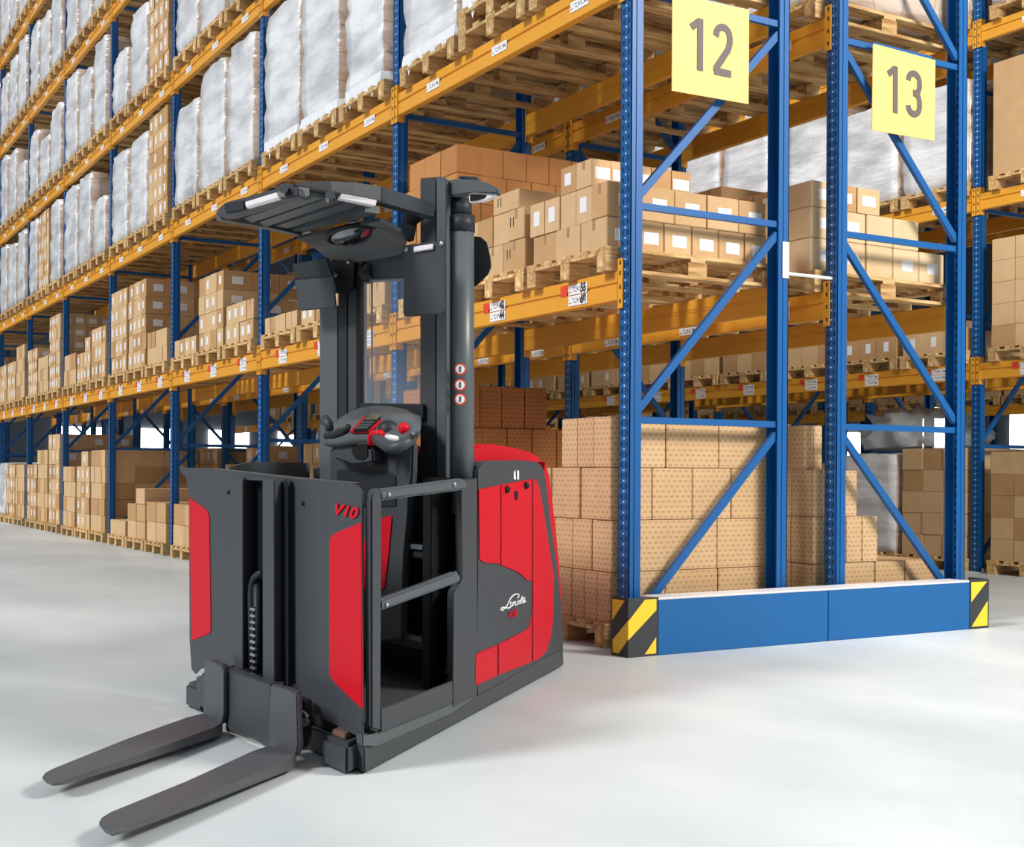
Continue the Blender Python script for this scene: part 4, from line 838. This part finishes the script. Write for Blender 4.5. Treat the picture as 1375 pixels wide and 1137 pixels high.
tprism('red_insert',[(0.752, 0.511, 0.807), (0.752, 0.428, 0.822), (0.752, 0.415, 0.816), (0.752, 0.445, 0.642), (0.752, 0.475, 0.517), (0.752, 0.508, 0.505)],(.012,0,0),'truck_red',pil,bev=.002)
tprism('red_insert',[(0.752, 0.69, 0.676), (0.752, 0.656, 0.694), (0.752, 0.63, 0.752), (0.752, 0.597, 0.776), (0.752, 0.531, 0.8), (0.752, 0.527, 0.503), (0.752, 0.688, 0.494)],(.012,0,0),'truck_red',pil,bev=.002)
# lettering on the rear body
po,px_,py_=[T(q) for q in [(1.643, -0.008, 0.422), (1.816, -0.008, 0.42), (1.642, -0.008, 0.456)]]
xa=(px_-po).normalized(); slant=TL*.0
lg=empty('maker_lettering'); lg.parent=truck
bm=bmesh.new(); tube(bm,[T(q) for q in [(1.693, -0.009, 0.431), (1.714, -0.009, 0.436), (1.72, -0.009, 0.444), (1.689, -0.009, 0.451), (1.648, -0.009, 0.452), (1.606, -0.009, 0.445), (1.578, -0.009, 0.434), (1.549, -0.009, 0.417), (1.526, -0.009, 0.407), (1.498, -0.009, 0.403), (1.47, -0.009, 0.397), (1.45, -0.009, 0.403), (1.459, -0.009, 0.409), (1.486, -0.009, 0.411), (1.521, -0.009, 0.404), (1.555, -0.009, 0.399), (1.59, -0.009, 0.401)]],.0032,6); mobj('letter_stroke',bm,'paper',lg)
bm=bmesh.new(); tube(bm,[T(q) for q in [(1.595, -0.009, 0.425), (1.587, -0.009, 0.412), (1.596, -0.009, 0.402), (1.625, -0.009, 0.408)]],.0032,6); mobj('letter_stroke',bm,'paper',lg)
bm=bmesh.new(); tube(bm,[T(q) for q in [(1.628, -0.009, 0.421), (1.619, -0.009, 0.404), (1.636, -0.009, 0.414), (1.66, -0.009, 0.419), (1.666, -0.009, 0.415), (1.66, -0.009, 0.401), (1.684, -0.009, 0.403)]],.0032,6); mobj('letter_stroke',bm,'paper',lg)
bm=bmesh.new(); tube(bm,[T(q) for q in [(1.736, -0.009, 0.416), (1.708, -0.009, 0.417), (1.69, -0.009, 0.411), (1.702, -0.009, 0.403), (1.727, -0.009, 0.405), (1.748, -0.009, 0.418), (1.772, -0.009, 0.433), (1.745, -0.009, 0.415), (1.736, -0.009, 0.404), (1.754, -0.009, 0.401)]],.0032,6); mobj('letter_stroke',bm,'paper',lg)
bm=bmesh.new(); tube(bm,[T(q) for q in [(1.767, -0.009, 0.407), (1.804, -0.009, 0.412), (1.81, -0.009, 0.421), (1.788, -0.009, 0.424), (1.766, -0.009, 0.413), (1.776, -0.009, 0.401), (1.823, -0.009, 0.405)]],.0032,6); mobj('letter_stroke',bm,'paper',lg)
b=text_bm('V10',.045,.3,.001,.0015,1.75); frame_bm(b,T((1.622, -0.008, 0.364)),xa,Vector((0,0,1))-xa*xa.z); mobj('model_lettering',b,'truck_red',truck)
# ------------------------------------------------------------------ light
w=bpy.data.worlds.new('daylight'); SC.world=w; w.use_nodes=True; bg=w.node_tree.nodes['Background']; bg.inputs[0].default_value=(.86,.93,1,1); bg.inputs[1].default_value=.36
def sun(name,d,s,ang,col):
    l=bpy.data.lights.new(name,'SUN'); l.energy=s; l.angle=math.radians(ang); l.color=col; o=bpy.data.objects.new(name,l); COL.objects.link(o); o.rotation_euler=Vector(d).to_track_quat('-Z','Y').to_euler()
sun('aisle_rooflight',(.8,.06,-.62),2.7,16,(1,.99,.98))
l=bpy.data.lights.new('end_bay_fill','AREA'); l.shape='RECTANGLE'; l.size=3; l.size_y=2; l.energy=1050; l.color=(1,.95,.87); o=bpy.data.objects.new('end_bay_fill',l); COL.objects.link(o); o.location=(3.2,-7.5,6.5); o.rotation_euler=Vector((-.3,.95,-.62)).to_track_quat('-Z','Y').to_euler()  # added fill light out of view, brightens the open-end carton faces
SC.view_settings.view_transform='Standard'; SC.view_settings.look='None'; SC.view_settings.exposure=.05; SC.view_settings.gamma=1
